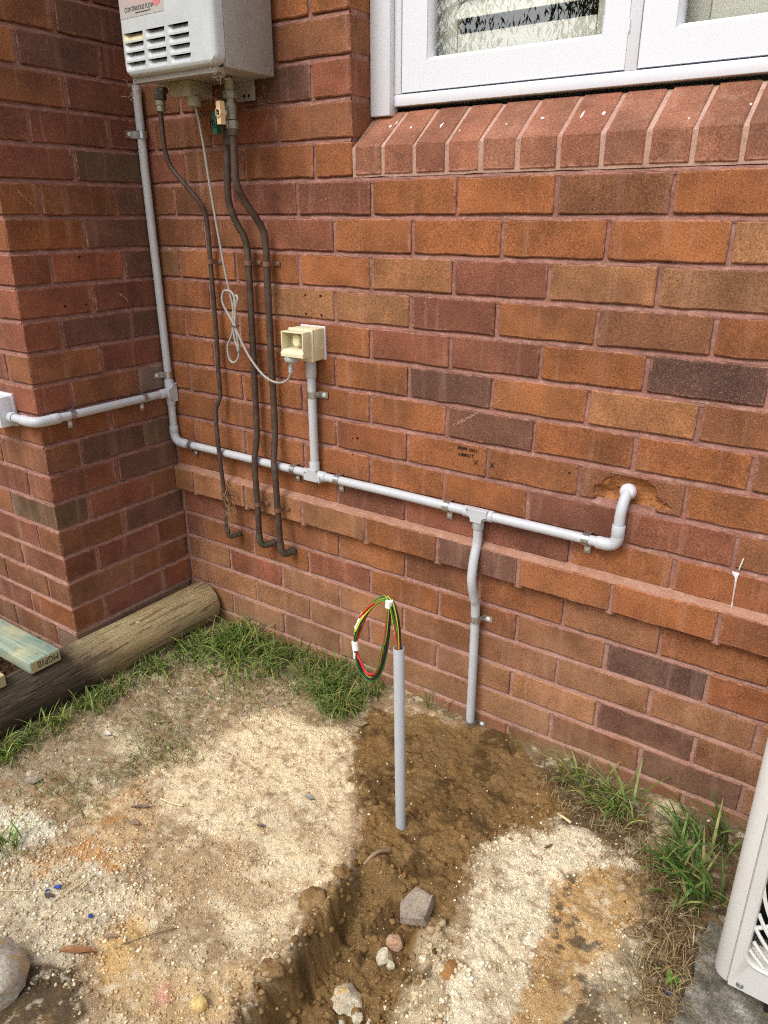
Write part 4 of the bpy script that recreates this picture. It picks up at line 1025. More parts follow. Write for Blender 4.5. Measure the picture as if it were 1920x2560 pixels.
# soil colours (what the earth is made of at each place)
C3 = lambda r, g, b: np.array(lin(r, g, b)[:3])
col = np.tile(C3(166,142,110), (len(xf), 1))
def lay(zone, c, soft=.02, warp=.05, f=11, seed=0., amt=1.):
    global col
    d = sdf(zone, xf, yf) + (fbm(xf, yf, f, 6, .62, seed)-.5)*warp*2.6; soft = soft*.6
    w = (sstep(soft, -soft, d)*amt)[:, None]; col = col*(1-w)+np.array(c)*w
lay(Z_greyL, C3(162,144,116), .05, .06, 9, 1.); lay(Z_orangeL, C3(200,170,128), .03, .05, 9, 2.); lay(Z_creamL, C3(228,207,168), .04, .05, 9, 3.)
lay(Z_brown, C3(186,160,122), .04, .05, 12, 4., .85); lay(Z_tanBL, C3(212,182,134), .03, .04, 9, 5., .7); lay(Z_tanPatch, C3(208,172,116), .008, .012, 12, 15., .9); lay(Z_whiteL, C3(222,214,190), .03, .04, 14, 6.)
lay(Z_whiteL2, C3(210,196,168), .03, .04, 14, 7., .8); lay(Z_creamR, C3(232,218,188), .02, .04, 12, 8.); lay(Z_debris, C3(104,86,64), .03, .05, 10, 9.)
lay(Z_whiteR, C3(150,138,114), .03, .05, 14, 10.); lay(Z_orangeR, C3(194,158,106), .014, .035, 14, 11., .95); lay(Z_dark, C3(96,80,60), .015, .03, 12, 12.)
lay([(.15,.2),(2.4,.2),(2.4,-.03),(1.3,-.022),(.6,-.03),(.15,-.05)], C3(126,106,80), .012, .02, 12, 18., .9)
lay(Z_moist, C3(128,101,63), .012, .032, 18, 13.)
# trench: brown floor, paler loose sand on its right slope
dpit = sdf(Z_pit, xf, yf); cxr = np.interp(-yf, [.55, .75, .95, 1.3], [1.40, 1.43, 1.47, 1.5])
w = (sstep(.02, -.02, dpit + (fbm(xf, yf, 14, 4, .6, 40.)-.5)*.05)*sstep(-.03, .03, xf-cxr+(fbm(xf, yf, 16, 4, .6, 41.)-.5)*.12)*sstep(-.58, -.66, yf))[:, None]
col = col*(1-w*.85) + C3(206,188,154)*w*.85
# patches: rusty, damp, chalky
def blot(f, seed, lo, hi, c, amt, mask=1.):
    global col
    w = (sstep(lo, hi, fbm(xf, yf, f, 4, .6, seed))*amt*mask)[:, None]; col = col*(1-w)+np.array(c)*w
inm = sstep(.0, -.02, sdf(Z_moist, xf, yf)); dry = 1-inm
blot(7, 50., .58, .74, C3(160,132,96), .5, dry); blot(12, 52., .58, .72, C3(230,214,180), .55, dry); blot(30, 53., .62, .72, C3(150,112,66), .45, dry)
blot(10, 54., .5, .7, C3(136,104,60), .6, inm); blot(16, 55., .52, .68, C3(78,58,34), .75, inm); blot(42, 58., .60, .72, C3(154,122,80), .6, inm)
blot(22, 59., .63, .72, C3(140,114,80), .45, dry); blot(48, 60., .65, .72, C3(124,98,66), .45, dry); blot(60, 62., .60, .70, C3(226,212,182), .5, dry)
blot(22, 56., .58, .70, C3(190,132,70), .6, sstep(.03, -.02, sdf(Z_orangeL, xf, yf)))
blot(26, 57., .60, .68, C3(78,68,54), .8, sstep(.02, -.02, sdf(Z_orangeR, xf, yf)))
pk = sstep(.03, .005, np.hypot(xf-1.075, yf+1.05)+(fbm(xf, yf, 30, 3, .6, 60.)-.5)*.03)[:, None]; col = col*(1-pk*.7)+C3(214,150,132)*pk*.7
mul = sstep(.05, -.02, xf+(fbm(xf, yf, 12, 3, .6, 61.)-.5)*.06)[:, None]; col = col*(1-mul)+C3(98,76,58)*mul
sl = sstep(.01, -.01, sdf(Z_slab, xf, yf))[:, None]; col = col*(1-sl)+C3(120,112,96)*sl
nx_, ny_ = len(gx), len(gy)
I = np.arange(nx_*ny_).reshape(nx_, ny_)
F = np.stack([I[:-1,:-1], I[1:,:-1], I[1:,1:], I[:-1,1:]], -1).reshape(-1, 4)
def npmesh(name, V, F, colr=None):
    me = bpy.data.meshes.new(name); k = F.shape[1]
    me.vertices.add(len(V)); me.vertices.foreach_set('co', V.astype(np.float32).ravel())
    me.loops.add(F.size); me.loops.foreach_set('vertex_index', F.astype(np.int32).ravel())
    me.polygons.add(len(F)); me.polygons.foreach_set('loop_start', np.arange(0, F.size, k, dtype=np.int32))
    me.update(calc_edges=True); me.validate()
    if colr is not None:
        a = me.color_attributes.new('col', 'FLOAT_COLOR', 'POINT')
        a.data.foreach_set('color', np.concatenate([colr, np.ones((len(colr), 1))], 1).astype(np.float32).ravel())
    return me
def soilmat():
    m, nt, bs = newmat('soil'); p = pos(nt)
    at = N(nt, 'ShaderNodeAttribute'); at.attribute_name = 'col'; c = at.outputs['Color']
    bw = N(nt, 'ShaderNodeRGBToBW'); nt.links.new(c, bw.inputs[0])
    dryf = ramp(nt, bw.outputs[0], (.10, .12), (.22, 1.))
    g = noise(nt, p, 420, 3, .75); c = mix(nt, 1., c, ramp(nt, g, (.28, .60), (.5, 1.), (.72, 1.36)), 'MULTIPLY')
    g2 = noise(nt, p, 130, 6, .75); c = mix(nt, 1., c, ramp(nt, g2, (.28, .66), (.42, .98), (.7, 1.16)), 'MULTIPLY')
    vo = N(nt, 'ShaderNodeTexVoronoi'); vo.inputs['Scale'].default_value = 240; nt.links.new(p, vo.inputs['Vector'])
    wh = math_(nt, 'MULTIPLY', ramp(nt, vo.outputs['Distance'], (.22, 1.), (.36, 0.)), math_(nt, 'MULTIPLY', ramp(nt, vo.outputs['Color'], (.60, 0.), (.68, .75)), dryf))
    c = mix(nt, wh, c, lin(222, 206, 170))
    v2 = N(nt, 'ShaderNodeTexVoronoi'); v2.inputs['Scale'].default_value = 150; nt.links.new(p, v2.inputs['Vector'])
    dk = math_(nt, 'MULTIPLY', ramp(nt, v2.outputs['Distance'], (.16, 1.), (.3, 0.)), ramp(nt, v2.outputs['Color'], (.76, 0.), (.82, .7)))
    c = mix(nt, dk, c, lin(92, 72, 48))
    nt.links.new(c, bs.inputs['Base Color']); bs.inputs['Roughness'].default_value = .95; bs.inputs['Specular IOR Level'].default_value = .15
    h = mix(nt, .45, g2, g); h = mix(nt, wh, h, (1, 1, 1, 1)); bump(nt, bs, h, 1., .006); return m
M['soil'] = soilmat()
gnd = link('ground', npmesh('ground', np.stack([xf, yf, HZ], -1), F, col), M['soil'], smooth=True); tag(gnd, 'bare sandy yard soil, cream and brown, with a dug trench running to the wall', 'ground', kind='structure')
m, nt, bs = newmat('yard_soil'); p = pos(nt)
c = ramp(nt, noise(nt, p, 2.2, 6, .65), (.3, lin(126,104,70)), (.5, lin(170,142,100)), (.7, lin(110,112,60))); nt.links.new(c, bs.inputs['Base Color']); bs.inputs['Roughness'].default_value = .95
bump(nt, bs, noise(nt, p, 40, 5, .7), .6, .01)
MB().add([(-60,-60,0),(60,-60,0),(60,Y0g,0),(-60,Y0g,0),(-60,Y0g,0),(X0g,Y0g,0),(X0g,.12,0),(-60,.12,0),(X1g,Y0g,0),(60,Y0g,0),(60,.12,0),(X1g,.12,0)], [(0,1,2,3),(4,5,6,7),(8,9,10,11)]).build('yard', m).__setitem__('kind', 'structure')

def hz(x, y): return float(height(np.array([x]), np.array([y]))[0])
# concrete slab under the outdoor unit
slb = MB(); n = 40; poly = []
for (a, b) in zip(Z_slab, Z_slab[1:]+Z_slab[:1]):
    for i in range(n//4):
        t = i/(n//4); poly.append((a[0]+(b[0]-a[0])*t+random.uniform(-.006,.006), a[1]+(b[1]-a[1])*t+random.uniform(-.006,.006)))
def slabmat():
    m, nt, bs = newmat('mossy_concrete'); p = pos(nt)
    c = ramp(nt, noise(nt, p, 22, 6, .7), (.30, lin(70,66,54)), (.48, lin(120,114,100)), (.6, lin(160,154,142)), (.72, lin(206,202,194)))
    c = mix(nt, ramp(nt, noise(nt, p, 9, 5, .6), (.5, 0.), (.7, .7)), c, lin(96, 96, 66)); c = mix(nt, 1., c, ramp(nt, noise(nt, p, 260, 3, .7), (.3, .6), (.7, 1.35)), 'MULTIPLY')
    nt.links.new(c, bs.inputs['Base Color']); bs.inputs['Roughness'].default_value = .95; bump(nt, bs, noise(nt, p, 70, 6, .75), 1., .008); return m
slo_ = slb.prism(poly, 2, -.12, .004).build('concrete_slab', slabmat()); tag(slo_, 'rough mossy concrete slab beneath the outdoor air conditioner', 'slab', kind='structure')

# ------------------------------------------------------------------ log, timbers
def logmat():
    m, nt, bs = newmat('weathered_log'); p = pos(nt)
    mp = N(nt, 'ShaderNodeMapping'); mp.inputs['Scale'].default_value = (1, .06, 1); nt.links.new(p, mp.inputs['Vector'])
    g = noise(nt, mp.outputs[0], 190, 7, .72, .5)
    c = ramp(nt, g, (.25, lin(138,114,82)), (.5, lin(184,158,118)), (.70, lin(204,182,142)))
    c = mix(nt, 1., c, ramp(nt, noise(nt, p, 420, 3, .7), (.3, .7), (.7, 1.25)), 'MULTIPLY')
    gr = ramp(nt, noise(nt, p, 7, 5, .6), (.45, 0.), (.68, .6)); c = mix(nt, gr, c, lin(156, 150, 112))
    sp = N(nt, 'ShaderNodeSeparateXYZ'); nt.links.new(p, sp.inputs[0])
    # charred half: starts near y = -0.45 and runs to the far left end
    yy = math_(nt, 'ADD', sp.outputs[1], math_(nt, 'MULTIPLY', math_(nt, 'SUBTRACT', noise(nt, p, 7, 6, .7), .5), .40))
    ch = ramp(nt, math_(nt, 'ADD', yy, 1.0), (.42, 1.), (.60, 0.))
    chc = ramp(nt, g, (.35, lin(40,35,30)), (.55, lin(78,68,58)), (.72, lin(140,124,104)))
    c = mix(nt, math_(nt, 'MULTIPLY', ch, .95), c, chc)
    cr = ramp(nt, noise(nt, mp.outputs[0], 46, 4, .55, 1.0), (.36, 1.), (.385, 0.)); c = mix(nt, math_(nt, 'MULTIPLY', cr, .6), c, lin(58, 44, 32))
    nt.links.new(c, bs.inputs['Base Color']); bs.inputs['Roughness'].default_value = .85; bs.inputs['Specular IOR Level'].default_value = .2
    h = mix(nt, cr, g, (0,0,0,1)); bump(nt, bs, h, 1., .008); return m
lg = MB(); V = []; F = []; nseg, nr = 90, 44; ly0, ly1 = -.022, -1.9; R0 = .0765
for i in range(nseg+1):
    y = ly0+(ly1-ly0)*i/nseg
    for j in range(nr):
        a = 2*math.pi*j/nr
        rr = R0*(1+.02*(fbm(np.array([math.cos(a)*1.3+4]), np.array([y*2+math.sin(a)*1.3+7]), 2, 3)[0]-.5)*2)
        rr *= 1-(.025 if i == 0 else 0)
        yy = y + (.006*math.sin(a+.6) if i < 2 else 0)
        V.append((.089+rr*math.cos(a)+.006*math.sin(y*1.7), yy, .076+rr*math.sin(a)))
for i in range(nseg):
    for j in range(nr): F.append((i*nr+j, i*nr+(j+1)%nr, (i+1)*nr+(j+1)%nr, (i+1)*nr+j))
F.append(tuple(range(nr))); F.append(tuple(reversed(range(nseg*nr, nseg*nr+nr))))
lg.add(V, F); lo = lg.build('log', logmat(), None, auto=50); tag(lo, 'round weathered timber log, half charred black, lying along the left wall', 'log')
lm_ = MB()
lm_.add([(.089+.07*math.sin(t)*1., y, .076+.0775*math.cos(t*1.)) for y, t in ()], [])
def chip(x, y, a, b):  # a scar on top of the log
    q = []
    for k in range(8):
        an = k*math.pi/4; yy = y+math.cos(an)*a*random.uniform(.7,1.2); th = x+math.sin(an)*b*random.uniform(.7,1.2)
        q.append((.089+.006*math.sin(yy*1.7)+.0782*math.sin(th), yy, .076+.0782*math.cos(th)))
    lm_.add(q, [tuple(range(8))])
chip(.42, -.330, .010, .06); chip(.55, -.300, .006, .05); chip(.35, -.312, .004, .03)
lm_.build('scar', paintmat('pale_scar', lin(196,176,140), .9, .4, lin(110,84,60), 200), lo)

def timbermat(name, c1, c2, c3):
    m, nt, bs = newmat(name); p = pos(nt)
    mp = N(nt, 'ShaderNodeMapping'); mp.inputs['Scale'].default_value = (.05, 1, 1); nt.links.new(p, mp.inputs['Vector'])
    g = noise(nt, mp.outputs[0], 120, 5, .6, .4)
    c = ramp(nt, g, (.3, c1), (.55, c2), (.75, c3)); c = mix(nt, ramp(nt, noise(nt, p, 14, 5, .65), (.4, 0.), (.68, .8)), c, lin(188, 182, 142))
    c = mix(nt, ramp(nt, noise(nt, p, 22, 5, .7), (.6, 0.), (.72, .5)), c, lin(96, 92, 78))
    nt.links.new(c, bs.inputs['Base Color']); bs.inputs['Roughness'].default_value = .8; bump(nt, bs, g, .3, .002); return m
endm, nt, bs = newmat('end_grain'); p = pos(nt)
wv = N(nt, 'ShaderNodeTexWave', wave_type='RINGS'); wv.inputs['Scale'].default_value = 70; wv.inputs['Distortion'].default_value = 3; wv.inputs['Detail'].default_value = 3
mp = N(nt, 'ShaderNodeMapping'); mp.inputs['Location'].default_value = (0, .62, -.08); mp.inputs['Scale'].default_value = (0, 1, 1); nt.links.new(p, mp.inputs['Vector']); nt.links.new(mp.outputs[0], wv.inputs['Vector'])
c = ramp(nt, wv.outputs['Fac'], (.2, lin(150,134,94)), (.8, lin(196,184,142))); c = mix(nt, ramp(nt, noise(nt, p, 60, 4), (.4, 0.), (.7, .5)), c, lin(140, 140, 112)); nt.links.new(c, bs.inputs['Base Color']); bs.inputs['Roughness'].default_value = .9
tp = empty('timber_plank', (-.15, -.648, .153), 'green tinted treated timber plank resting its end on the log', 'timber')
def plank(x0, x1, y0, y1, z0, z1, mat, parent):
    b = MB(); b.box(x0, x1-.001, y0, y1, z0, z1, b=.0035); o = b.build('board', mat, parent, auto=35)
    e = MB(); e.box(x1-.0022, x1, y0+.0033, y1-.0033, z0+.0033, z1-.0033); e.build('end_grain', endm, parent); return o
plank(-1.3, .121, -.700, -.604, .1525, .1905, timbermat('green_treated_pine', lin(104,130,114), lin(138,158,140), lin(170,182,162)), tp)
text('stamp', 'MGP10', .030, (.1214, -.612, .184), (math.pi/2, math.pi, math.pi/2), M['ink'], tp, .0002, 0, .72)
tp2 = empty('timber_plank', (-.2, -.83, .153), 'pale raw timber plank showing only its tip at the left edge, below the green one', 'timber')
plank(-1.3, .112, -.88, -.768, .1525, .1900, timbermat('raw_pine', lin(196,168,112), lin(214,190,136), lin(226,206,158)), tp2)

# ------------------------------------------------------------------ outdoor unit
ac = empty('air_conditioner', (2.33, -.31, 0), 'ivory outdoor air conditioner unit with a round fan guard, cut by the right edge', 'air conditioner')
AX0, AX1, AY, AZ0, AZ1 = 1.926, 2.72, -.4545, .044, .60
def roundplan(x0, x1, y0, y1, r, seg=8):
    out = []
    for cx, cy, a0, rr in ((x0+r, y0+r, 180, r), (x1-.012, y0+.012, 270, .012), (x1-.012, y1-.012, 0, .012), (x0+.012, y1-.012, 90, .012)):
        for k in range(seg+1): a = math.radians(a0+90*k/seg); out.append((cx+rr*math.cos(a), cy+rr*math.sin(a)))
    return out
GXl, GXr, GZb, GZt, GR = 1.966, 2.42, .107, .56, .03
cab = MB()
# side and back shell (rounded plan) without the front
pl = roundplan(AX0, AX1, AY, -.165, .026)
n = len(pl); k0 = 9     # index where the flat front begins
V = []; F = []
zs_ = [(AZ0+.000, -.006), (AZ0+.004, -.0015), (AZ0+.012, 0), (AZ1-.012, 0), (AZ1-.003, -.003), (AZ1, -.008)]
cxp, cyp = (AX0+AX1)/2, -.31
for z, ins in zs_:
    for x, y in pl:
        dx, dy = x-cxp, y-cyp; V.append((x+ins*(1 if dx > 0 else -1), y+ins*(1 if dy > 0 else -1), z))
for i in range(len(zs_)-1):
    for j in range(n):
        if j == 8: continue     # leave the flat front open
        F.append((i*n+j, i*n+(j+1)%n, (i+1)*n+(j+1)%n, (i+1)*n+j))
F.append(tuple(range((len(zs_)-1)*n, len(zs_)*n))); F.append(tuple(reversed(range(n))))
cab.add(V, F); cab.build('cabinet', M['ac'], ac, auto=35)
# front panel with the square rounded opening, behind a narrow seam
fp = MB(); px0, px1 = 1.9548, AX1-.014
def rr_ring(x0, x1, z0, z1, r, y, seg=8): return rring(x0, x1, z0, z1, r, y, seg)
outer = rr_ring(px0, px1, AZ0+.0005, AZ1-.004, .002, AY-.0008); rings = [outer]
for ins, y in ((0, AY-.0008), (.003, AY-.0028), (.006, AY-.0030), (.0085, AY+.000), (.010, AY+.012), (.0105, AY+.03)):
    rings.append(rr_ring(GXl+ins, GXr-ins, GZb+ins, GZt-ins, GR-ins*.6, y))
nr = len(outer); V = [p for r in rings for p in r]; F = []
for i in range(len(rings)-1):
    for j in range(nr): F.append((i*nr+j, i*nr+(j+1)%nr, (i+1)*nr+(j+1)%nr, (i+1)*nr+j))
side = [(x, AY+.006, z) for x, y, z in outer]; b0 = len(V); V += side
for j in range(nr): F.append((j, b0+j, b0+(j+1)%nr, (j+1)%nr))
fp.add(V, F); fp.build('front_panel', M['ac'], ac, auto=30)
MB().box(AX0+.020, px0+.01, AY+.0035, AY+.006, AZ0+.004, AZ1-.01).build('corner_post', M['ac'], ac)
MB().box(GXl-.01, GXr+.02, AY+.10, AY+.11, GZb-.02, GZt+.02).build('interior_shade', M['dark'], ac)  # near-black sheet painted as the unlit interior behind the fan guard
tr_ = MB(); tr_.box(GXl+.0, GXl+.05, AY+.02, AY+.034, GZb-.0, GZb+.028, b=.002); tr_.box(GXl+.052, GXl+.075, AY+.02, AY+.05, GZb, GZb+.02, b=.002); tr_.build('inner_frame', M['shutter'], ac, auto=35)
fcx, fcz = 2.195, .338
def inside(x, z): return GXl+.006 < x < GXr-.006 and GZb+.006 < z < GZt-.006
r = .045
def runs(pts):
    cur = []
    for p in pts:
        if inside(p[0], p[2]): cur.append(p)
        else:
            if len(cur) > 2: yield cur
            cur = []
    if len(cur) > 2: yield cur
while r < .33:
    pts = [(fcx+r*math.cos(t), AY+.004, fcz+r*math.sin(t)) for t in [2*math.pi*i/140 for i in range(141)]]
    for run in runs(pts): MB().tube(run, .0036, 6).build('guard_ring', M['guard'], ac, smooth=True)
    r += .0165
for i in range(18):
    a = 2*math.pi*i/18+.12; pts = [(fcx+q*math.cos(a+.5*(q-.04)), AY+.0085, fcz+q*math.sin(a+.5*(q-.04))) for q in np.linspace(.04, .33, 22)]
    for run in runs(pts): MB().tube(run, .0040, 6).build('guard_rib', M['guard'], ac, smooth=True)
MB().lathe([(.05, 0), (.05, .006), (.02, .008)], (fcx, AY+.006, fcz), (0,-1,0), 24).build('guard_hub', M['guard'], ac, auto=35)
sc = MB(); sc.lathe([(.0068, 0), (.0066, .0012), (.0045, .0026), (.0026, .0022), (.0024, .001)], (1.9745, AY-.0008, .056), (0,-1,0), 16); sc.build('screw', M['steel'], ac, auto=30)
for x in (2.02, 2.6): MB().box(x, x+.07, -.44, -.18, .004, .046, b=.002).build('foot', M['dark'], ac)

# ------------------------------------------------------------------ gravel, clods, stones
def icos(sub):
    bm = bmesh.new(); bmesh.ops.create_icosphere(bm, subdivisions=sub, radius=1); bm.verts.ensure_lookup_table()
    V = np.array([v.co[:] for v in bm.verts]); F = np.array([[v.index for v in f.verts] for f in bm.faces]); bm.free(); return V, F
def vcolmat(name, rough=.95, nscale=260, bs_=.5, trans=0.):
    m, nt, bs = newmat(name); p = pos(nt)
    at = N(nt, 'ShaderNodeAttribute'); at.attribute_name = 'col'
    c = mix(nt, 1., at.outputs['Color'], ramp(nt, noise(nt, p, nscale, 3, .7), (.3, .65), (.7, 1.3)), 'MULTIPLY')
    nt.links.new(c, bs.inputs['Base Color']); bs.inputs['Roughness'].default_value = rough; bs.inputs['Specular IOR Level'].default_value = .2
    if trans:
        tl = N(nt, 'ShaderNodeBsdfTranslucent'); nt.links.new(c, tl.inputs['Color']); ms = N(nt, 'ShaderNodeMixShader'); ms.inputs[0].default_value = trans
        nt.links.new(bs.outputs[0], ms.inputs[1]); nt.links.new(tl.outputs[0], ms.inputs[2]); nt.links.new(ms.outputs[0], nt.nodes['Material Output'].inputs['Surface'])
    if bs_: bump(nt, bs, noise(nt, p, nscale*.6, 4, .7), bs_, .002)
    return m
M['pebble'] = vcolmat('pebble'); M['blade'] = vcolmat('grass_blade', .55, 40, 0, .3); M['straw'] = vcolmat('straw_blade', .8, 80, 0, .15)
def scatter(name, pts, sizes, cols, sub, jit, sink=.35, flat=.75, label=None, cat=None):
    V0, F0 = icos(sub); n = len(pts); nv = len(V0)
    k = 14; vars_ = []
    for _ in range(k):
        sc_ = np.ones(nv)
        for _p in range(9):
            nn = rng.normal(size=3); nn /= np.linalg.norm(nn); dq = V0@nn; hh = rng.uniform(.5, .88)
            sc_ = np.where(dq > 1e-3, np.minimum(sc_, hh/np.maximum(dq, 1e-3)), sc_)
        vars_.append(V0*(sc_*(1+rng.normal(0, jit, nv)))[:, None]*1.15)
    if sub == 1: vars_ = [v+rng.normal(0, jit*.5, v.shape) for v in vars_]
    Vs = []; 
    for i in range(n):
        a = rng.uniform(0, 6.28); b = rng.uniform(-.4, .4)
        v = vars_[i % k]*np.array([rng.uniform(.75, 1.25), rng.uniform(.75, 1.25), flat*rng.uniform(.8, 1.1)])*sizes[i]
        R_ = np.array([[math.cos(a), -math.sin(a), 0], [math.sin(a), math.cos(a), 0], [0, 0, 1]]); Rb = np.array([[1, 0, 0], [0, math.cos(b), -math.sin(b)], [0, math.sin(b), math.cos(b)]])
        v = v@Rb.T@R_.T + np.array([pts[i][0], pts[i][1], pts[i][2]+sizes[i]*flat*(1-2*sink)]); Vs.append(v)
    V = np.concatenate(Vs); F = np.concatenate([F0+i*nv for i in range(n)]); C = np.repeat(np.array(cols), nv, 0)
    o = link(name, npmesh(name, V, F, C), M['pebble']); o['kind'] = 'stuff'; tag(o, label, cat)
    return o
def rnd_in(zone, n, grow=0., box=None):
    P = np.array(zone); lo, hi = P.min(0)-grow, P.max(0)+grow; out = np.zeros((0, 2))
    while len(out) < n:
        q = rng.uniform(lo, hi, (n*3, 2)); q = q[(sdf(zone, q[:, 0], q[:, 1]) < grow) & (q[:, 0] < 2.2) & (q[:, 1] > -1.3) & (q[:, 1] < .0)]; out = np.concatenate([out, q])
    return out[:n]
pts = []; siz = []; cols = []
soilmix = .72
def addp(zone, n, smin, smax, pal, grow=.03, avoid=None, pw=2.5):
    q = rnd_in(zone, n, grow)
    if avoid is not None: q = q[sdf(avoid, q[:, 0], q[:, 1]) > .0]
    z = height(q[:, 0], q[:, 1]); s = smin+(smax-smin)*rng.random(len(q))**pw
    for i in range(len(q)):
        pts.append((q[i, 0], q[i, 1], z[i])); siz.append(s[i]); c = pal[rng.integers(len(pal))]; cc = C3(*c)*rng.uniform(.8, 1.15)
        if rng.random() < soilmix:
            ii = min(max(int(round((q[i,0]-X0g)/ST)), 0), nx_-1); jj = min(max(int(round((q[i,1]-Y0g)/ST)), 0), ny_-1); cc = col[ii*ny_+jj]*rng.uniform(.85, 1.28)
        cols.append(np.minimum(cc, .8))
WHT = [(226,214,182), (214,196,156), (232,224,200), (200,182,148)]; TAN = [(204,178,132), (190,160,112), (216,196,156), (176,142,98)]; BRN = [(116,88,54), (100,74,44), (132,102,66), (90,66,38)]
ORG = [(196,132,62), (204,152,86), (180,112,50)]
addp(Z_whiteL2, 2400, .0012, .0050, WHT, .06); addp(Z_whiteL, 700, .0014, .0055, WHT, .04); addp(Z_creamL, 2600, .001, .0038, WHT+TAN, .03, Z_pit)
addp(Z_greyL, 1900, .0012, .0055, WHT+TAN, .0); addp(Z_orangeL, 700, .0012, .0045, ORG+TAN+WHT, .02); addp(Z_tanBL, 1300, .0012, .005, WHT+TAN, .05, Z_pit)
addp(Z_creamR, 2400, .0012, .0046, WHT, .02); addp(Z_whiteR, 900, .0012, .005, WHT, .03); addp(Z_orangeR, 500, .001, .0035, TAN+[(88,76,60)], .0); addp(Z_debris, 350, .0012, .005, WHT+TAN, 0)
addp(Z_moist, 500, .001, .004, WHT+TAN, 0.); addp(Z_brown, 1100, .001, .004, TAN+WHT, .03)
addp([(1.47,-.66),(1.53,-.70),(1.56,-.95),(1.40,-.98),(1.41,-.75)], 900, .0014, .0075, WHT, .02)
scatter('gravel', pts, siz, cols, 1, .10, .36, .8, 'pale gravel and crushed stone scattered over the sandy soil', 'gravel')
pts = []; siz = []; cols = []
addp(Z_moist, 420, .0015, .0065, BRN, -.01, None, 3.5)
addp([(1.20,-.58),(1.43,-.55),(1.49,-.66),(1.44,-.78),(1.36,-.95),(1.25,-.95),(1.22,-.8)], 300, .002, .0105, BRN, 0., None, 3.6)
addp([(1.13,-.55),(1.22,-.58),(1.25,-.85),(1.26,-1.05),(1.18,-.98),(1.19,-.8)], 130, .0015, .008, [(140,112,76), (160,134,98), (120,94,60)], 0., None, 3.)
addp([(1.40,-.30),(1.52,-.16),(1.53,-.24),(1.44,-.34),(1.42,-.50),(1.38,-.5)], 90, .002, .007, BRN, 0.01, None, 3.)
scatter('soil_clods', pts, siz, cols, 2, .07, .42, .85, 'crumbled brown clods of damp soil in and around the trench', 'soil')

def stonemat(name, stops, spots=None):
    m, nt, bs = newmat(name); p = pos(nt)
    c = ramp(nt, noise(nt, p, 34, 6, .7), *stops)
    if spots: c = mix(nt, ramp(nt, noise(nt, p, 26, 4, .6, .8), (.54, 0.), (.62, .9)), c, spots)
    c = mix(nt, 1., c, ramp(nt, noise(nt, p, 240, 3, .7), (.3, .72), (.7, 1.22)), 'MULTIPLY')
    nt.links.new(c, bs.inputs['Base Color']); bs.inputs['Roughness'].default_value = .9; bs.inputs['Specular IOR Level'].default_value = .2
    bump(nt, bs, noise(nt, p, 90, 6, .75), .8, .005); return m
SW = stonemat('white_rock', ((.3, lin(178,166,138)), (.55, lin(212,202,176)), (.75, lin(228,220,200))), lin(196,158,98))
SP_ = stonemat('pink_rock', ((.3, lin(164,124,96)), (.6, lin(196,160,132)), (.8, lin(206,180,150))))
SG = stonemat('grey_slate', ((.3, lin(134,118,102)), (.55, lin(160,146,130)), (.75, lin(176,152,122))))
SY = stonemat('yellow_rock', ((.3, lin(190,160,96)), (.6, lin(214,190,128)), (.8, lin(226,210,164))))
SB = stonemat('boulder', ((.3, lin(150,138,118)), (.5, lin(184,176,158)), (.72, lin(212,208,196))), lin(196,168,122))
def stone(x, y, s, mat, label, group=None, seed=0, sub=3, dz=.4, rot=0., sharp=6):
    r = random.Random(seed); bm = bmesh.new(); bmesh.ops.create_icosphere(bm, subdivisions=sub, radius=1)
    pl = [(Vector((r.gauss(0,1), r.gauss(0,1), r.gauss(0,1))).normalized(), r.uniform(.62, .92)) for _ in range(sharp*2)]
    o_ = r.uniform(0, 50)
    for v in bm.verts:
        d = v.co.normalized(); k = 1.
        for n_, h in pl:
            q = d.dot(n_)
            if q > 1e-3: k = min(k, h/q)
        k *= 1+(fbm(np.array([d.x*1.5+o_]), np.array([d.y*1.5+d.z*1.1+o_]), 2.5, 4)[0]-.5)*.28
        v.co = Vector((d.x*k*s[0], d.y*k*s[1], d.z*k*s[2]))
    me = bpy.data.meshes.new('stone'); bm.to_mesh(me); bm.free()
    o = link('stone', me, mat); o.rotation_euler = (r.uniform(-.15,.15), r.uniform(-.15,.15), rot); o.location = (x, y, hz(x, y)+s[2]*(1-2*dz)+.002)
    me.polygons.foreach_set('use_smooth', [True]*len(me.polygons)); me.set_sharp_from_angle(angle=math.radians(32))
    return tag(o, label, 'stone', group)
# flat grey stone: a tilted slab with a five-sided outline
fs_ = MB(); pol = [(-.024,-.046),(.040,-.028),(.030,.040),(-.024,.044),(-.042,-.010)]
bm = bmesh.new(); bot = [bm.verts.new((x*.88, y*.88, -.012+random.uniform(-.003,.003))) for x, y in pol]; topv = [bm.verts.new((x*.80, y*.80, .009+random.uniform(-.002,.002))) for x, y in pol]
bm.faces.new(topv); bm.faces.new(list(reversed(bot)))
for i in range(len(pol)): bm.faces.new((bot[i], bot[(i+1)%len(pol)], topv[(i+1)%len(pol)], topv[i]))
bmesh.ops.bevel(bm, geom=bm.edges[:], offset=.0016, segments=1, affect='EDGES'); bmesh.ops.triangulate(bm, faces=bm.faces); bmesh.ops.subdivide_edges(bm, edges=bm.edges[:], cuts=1)
for v in bm.verts: v.co += Vector((random.uniform(-.001,.001),)*3)
me = bpy.data.meshes.new('stone'); bm.to_mesh(me); bm.free(); o = link('stone', me, SG, smooth=True); me.set_sharp_from_angle(angle=math.radians(35))
o.location = (1.374, -.618, hz(1.374, -.618)+.020); o.rotation_euler = (.22, -.12, .05); tag(o, 'flat angular grey stone lying tilted in the trench', 'stone')
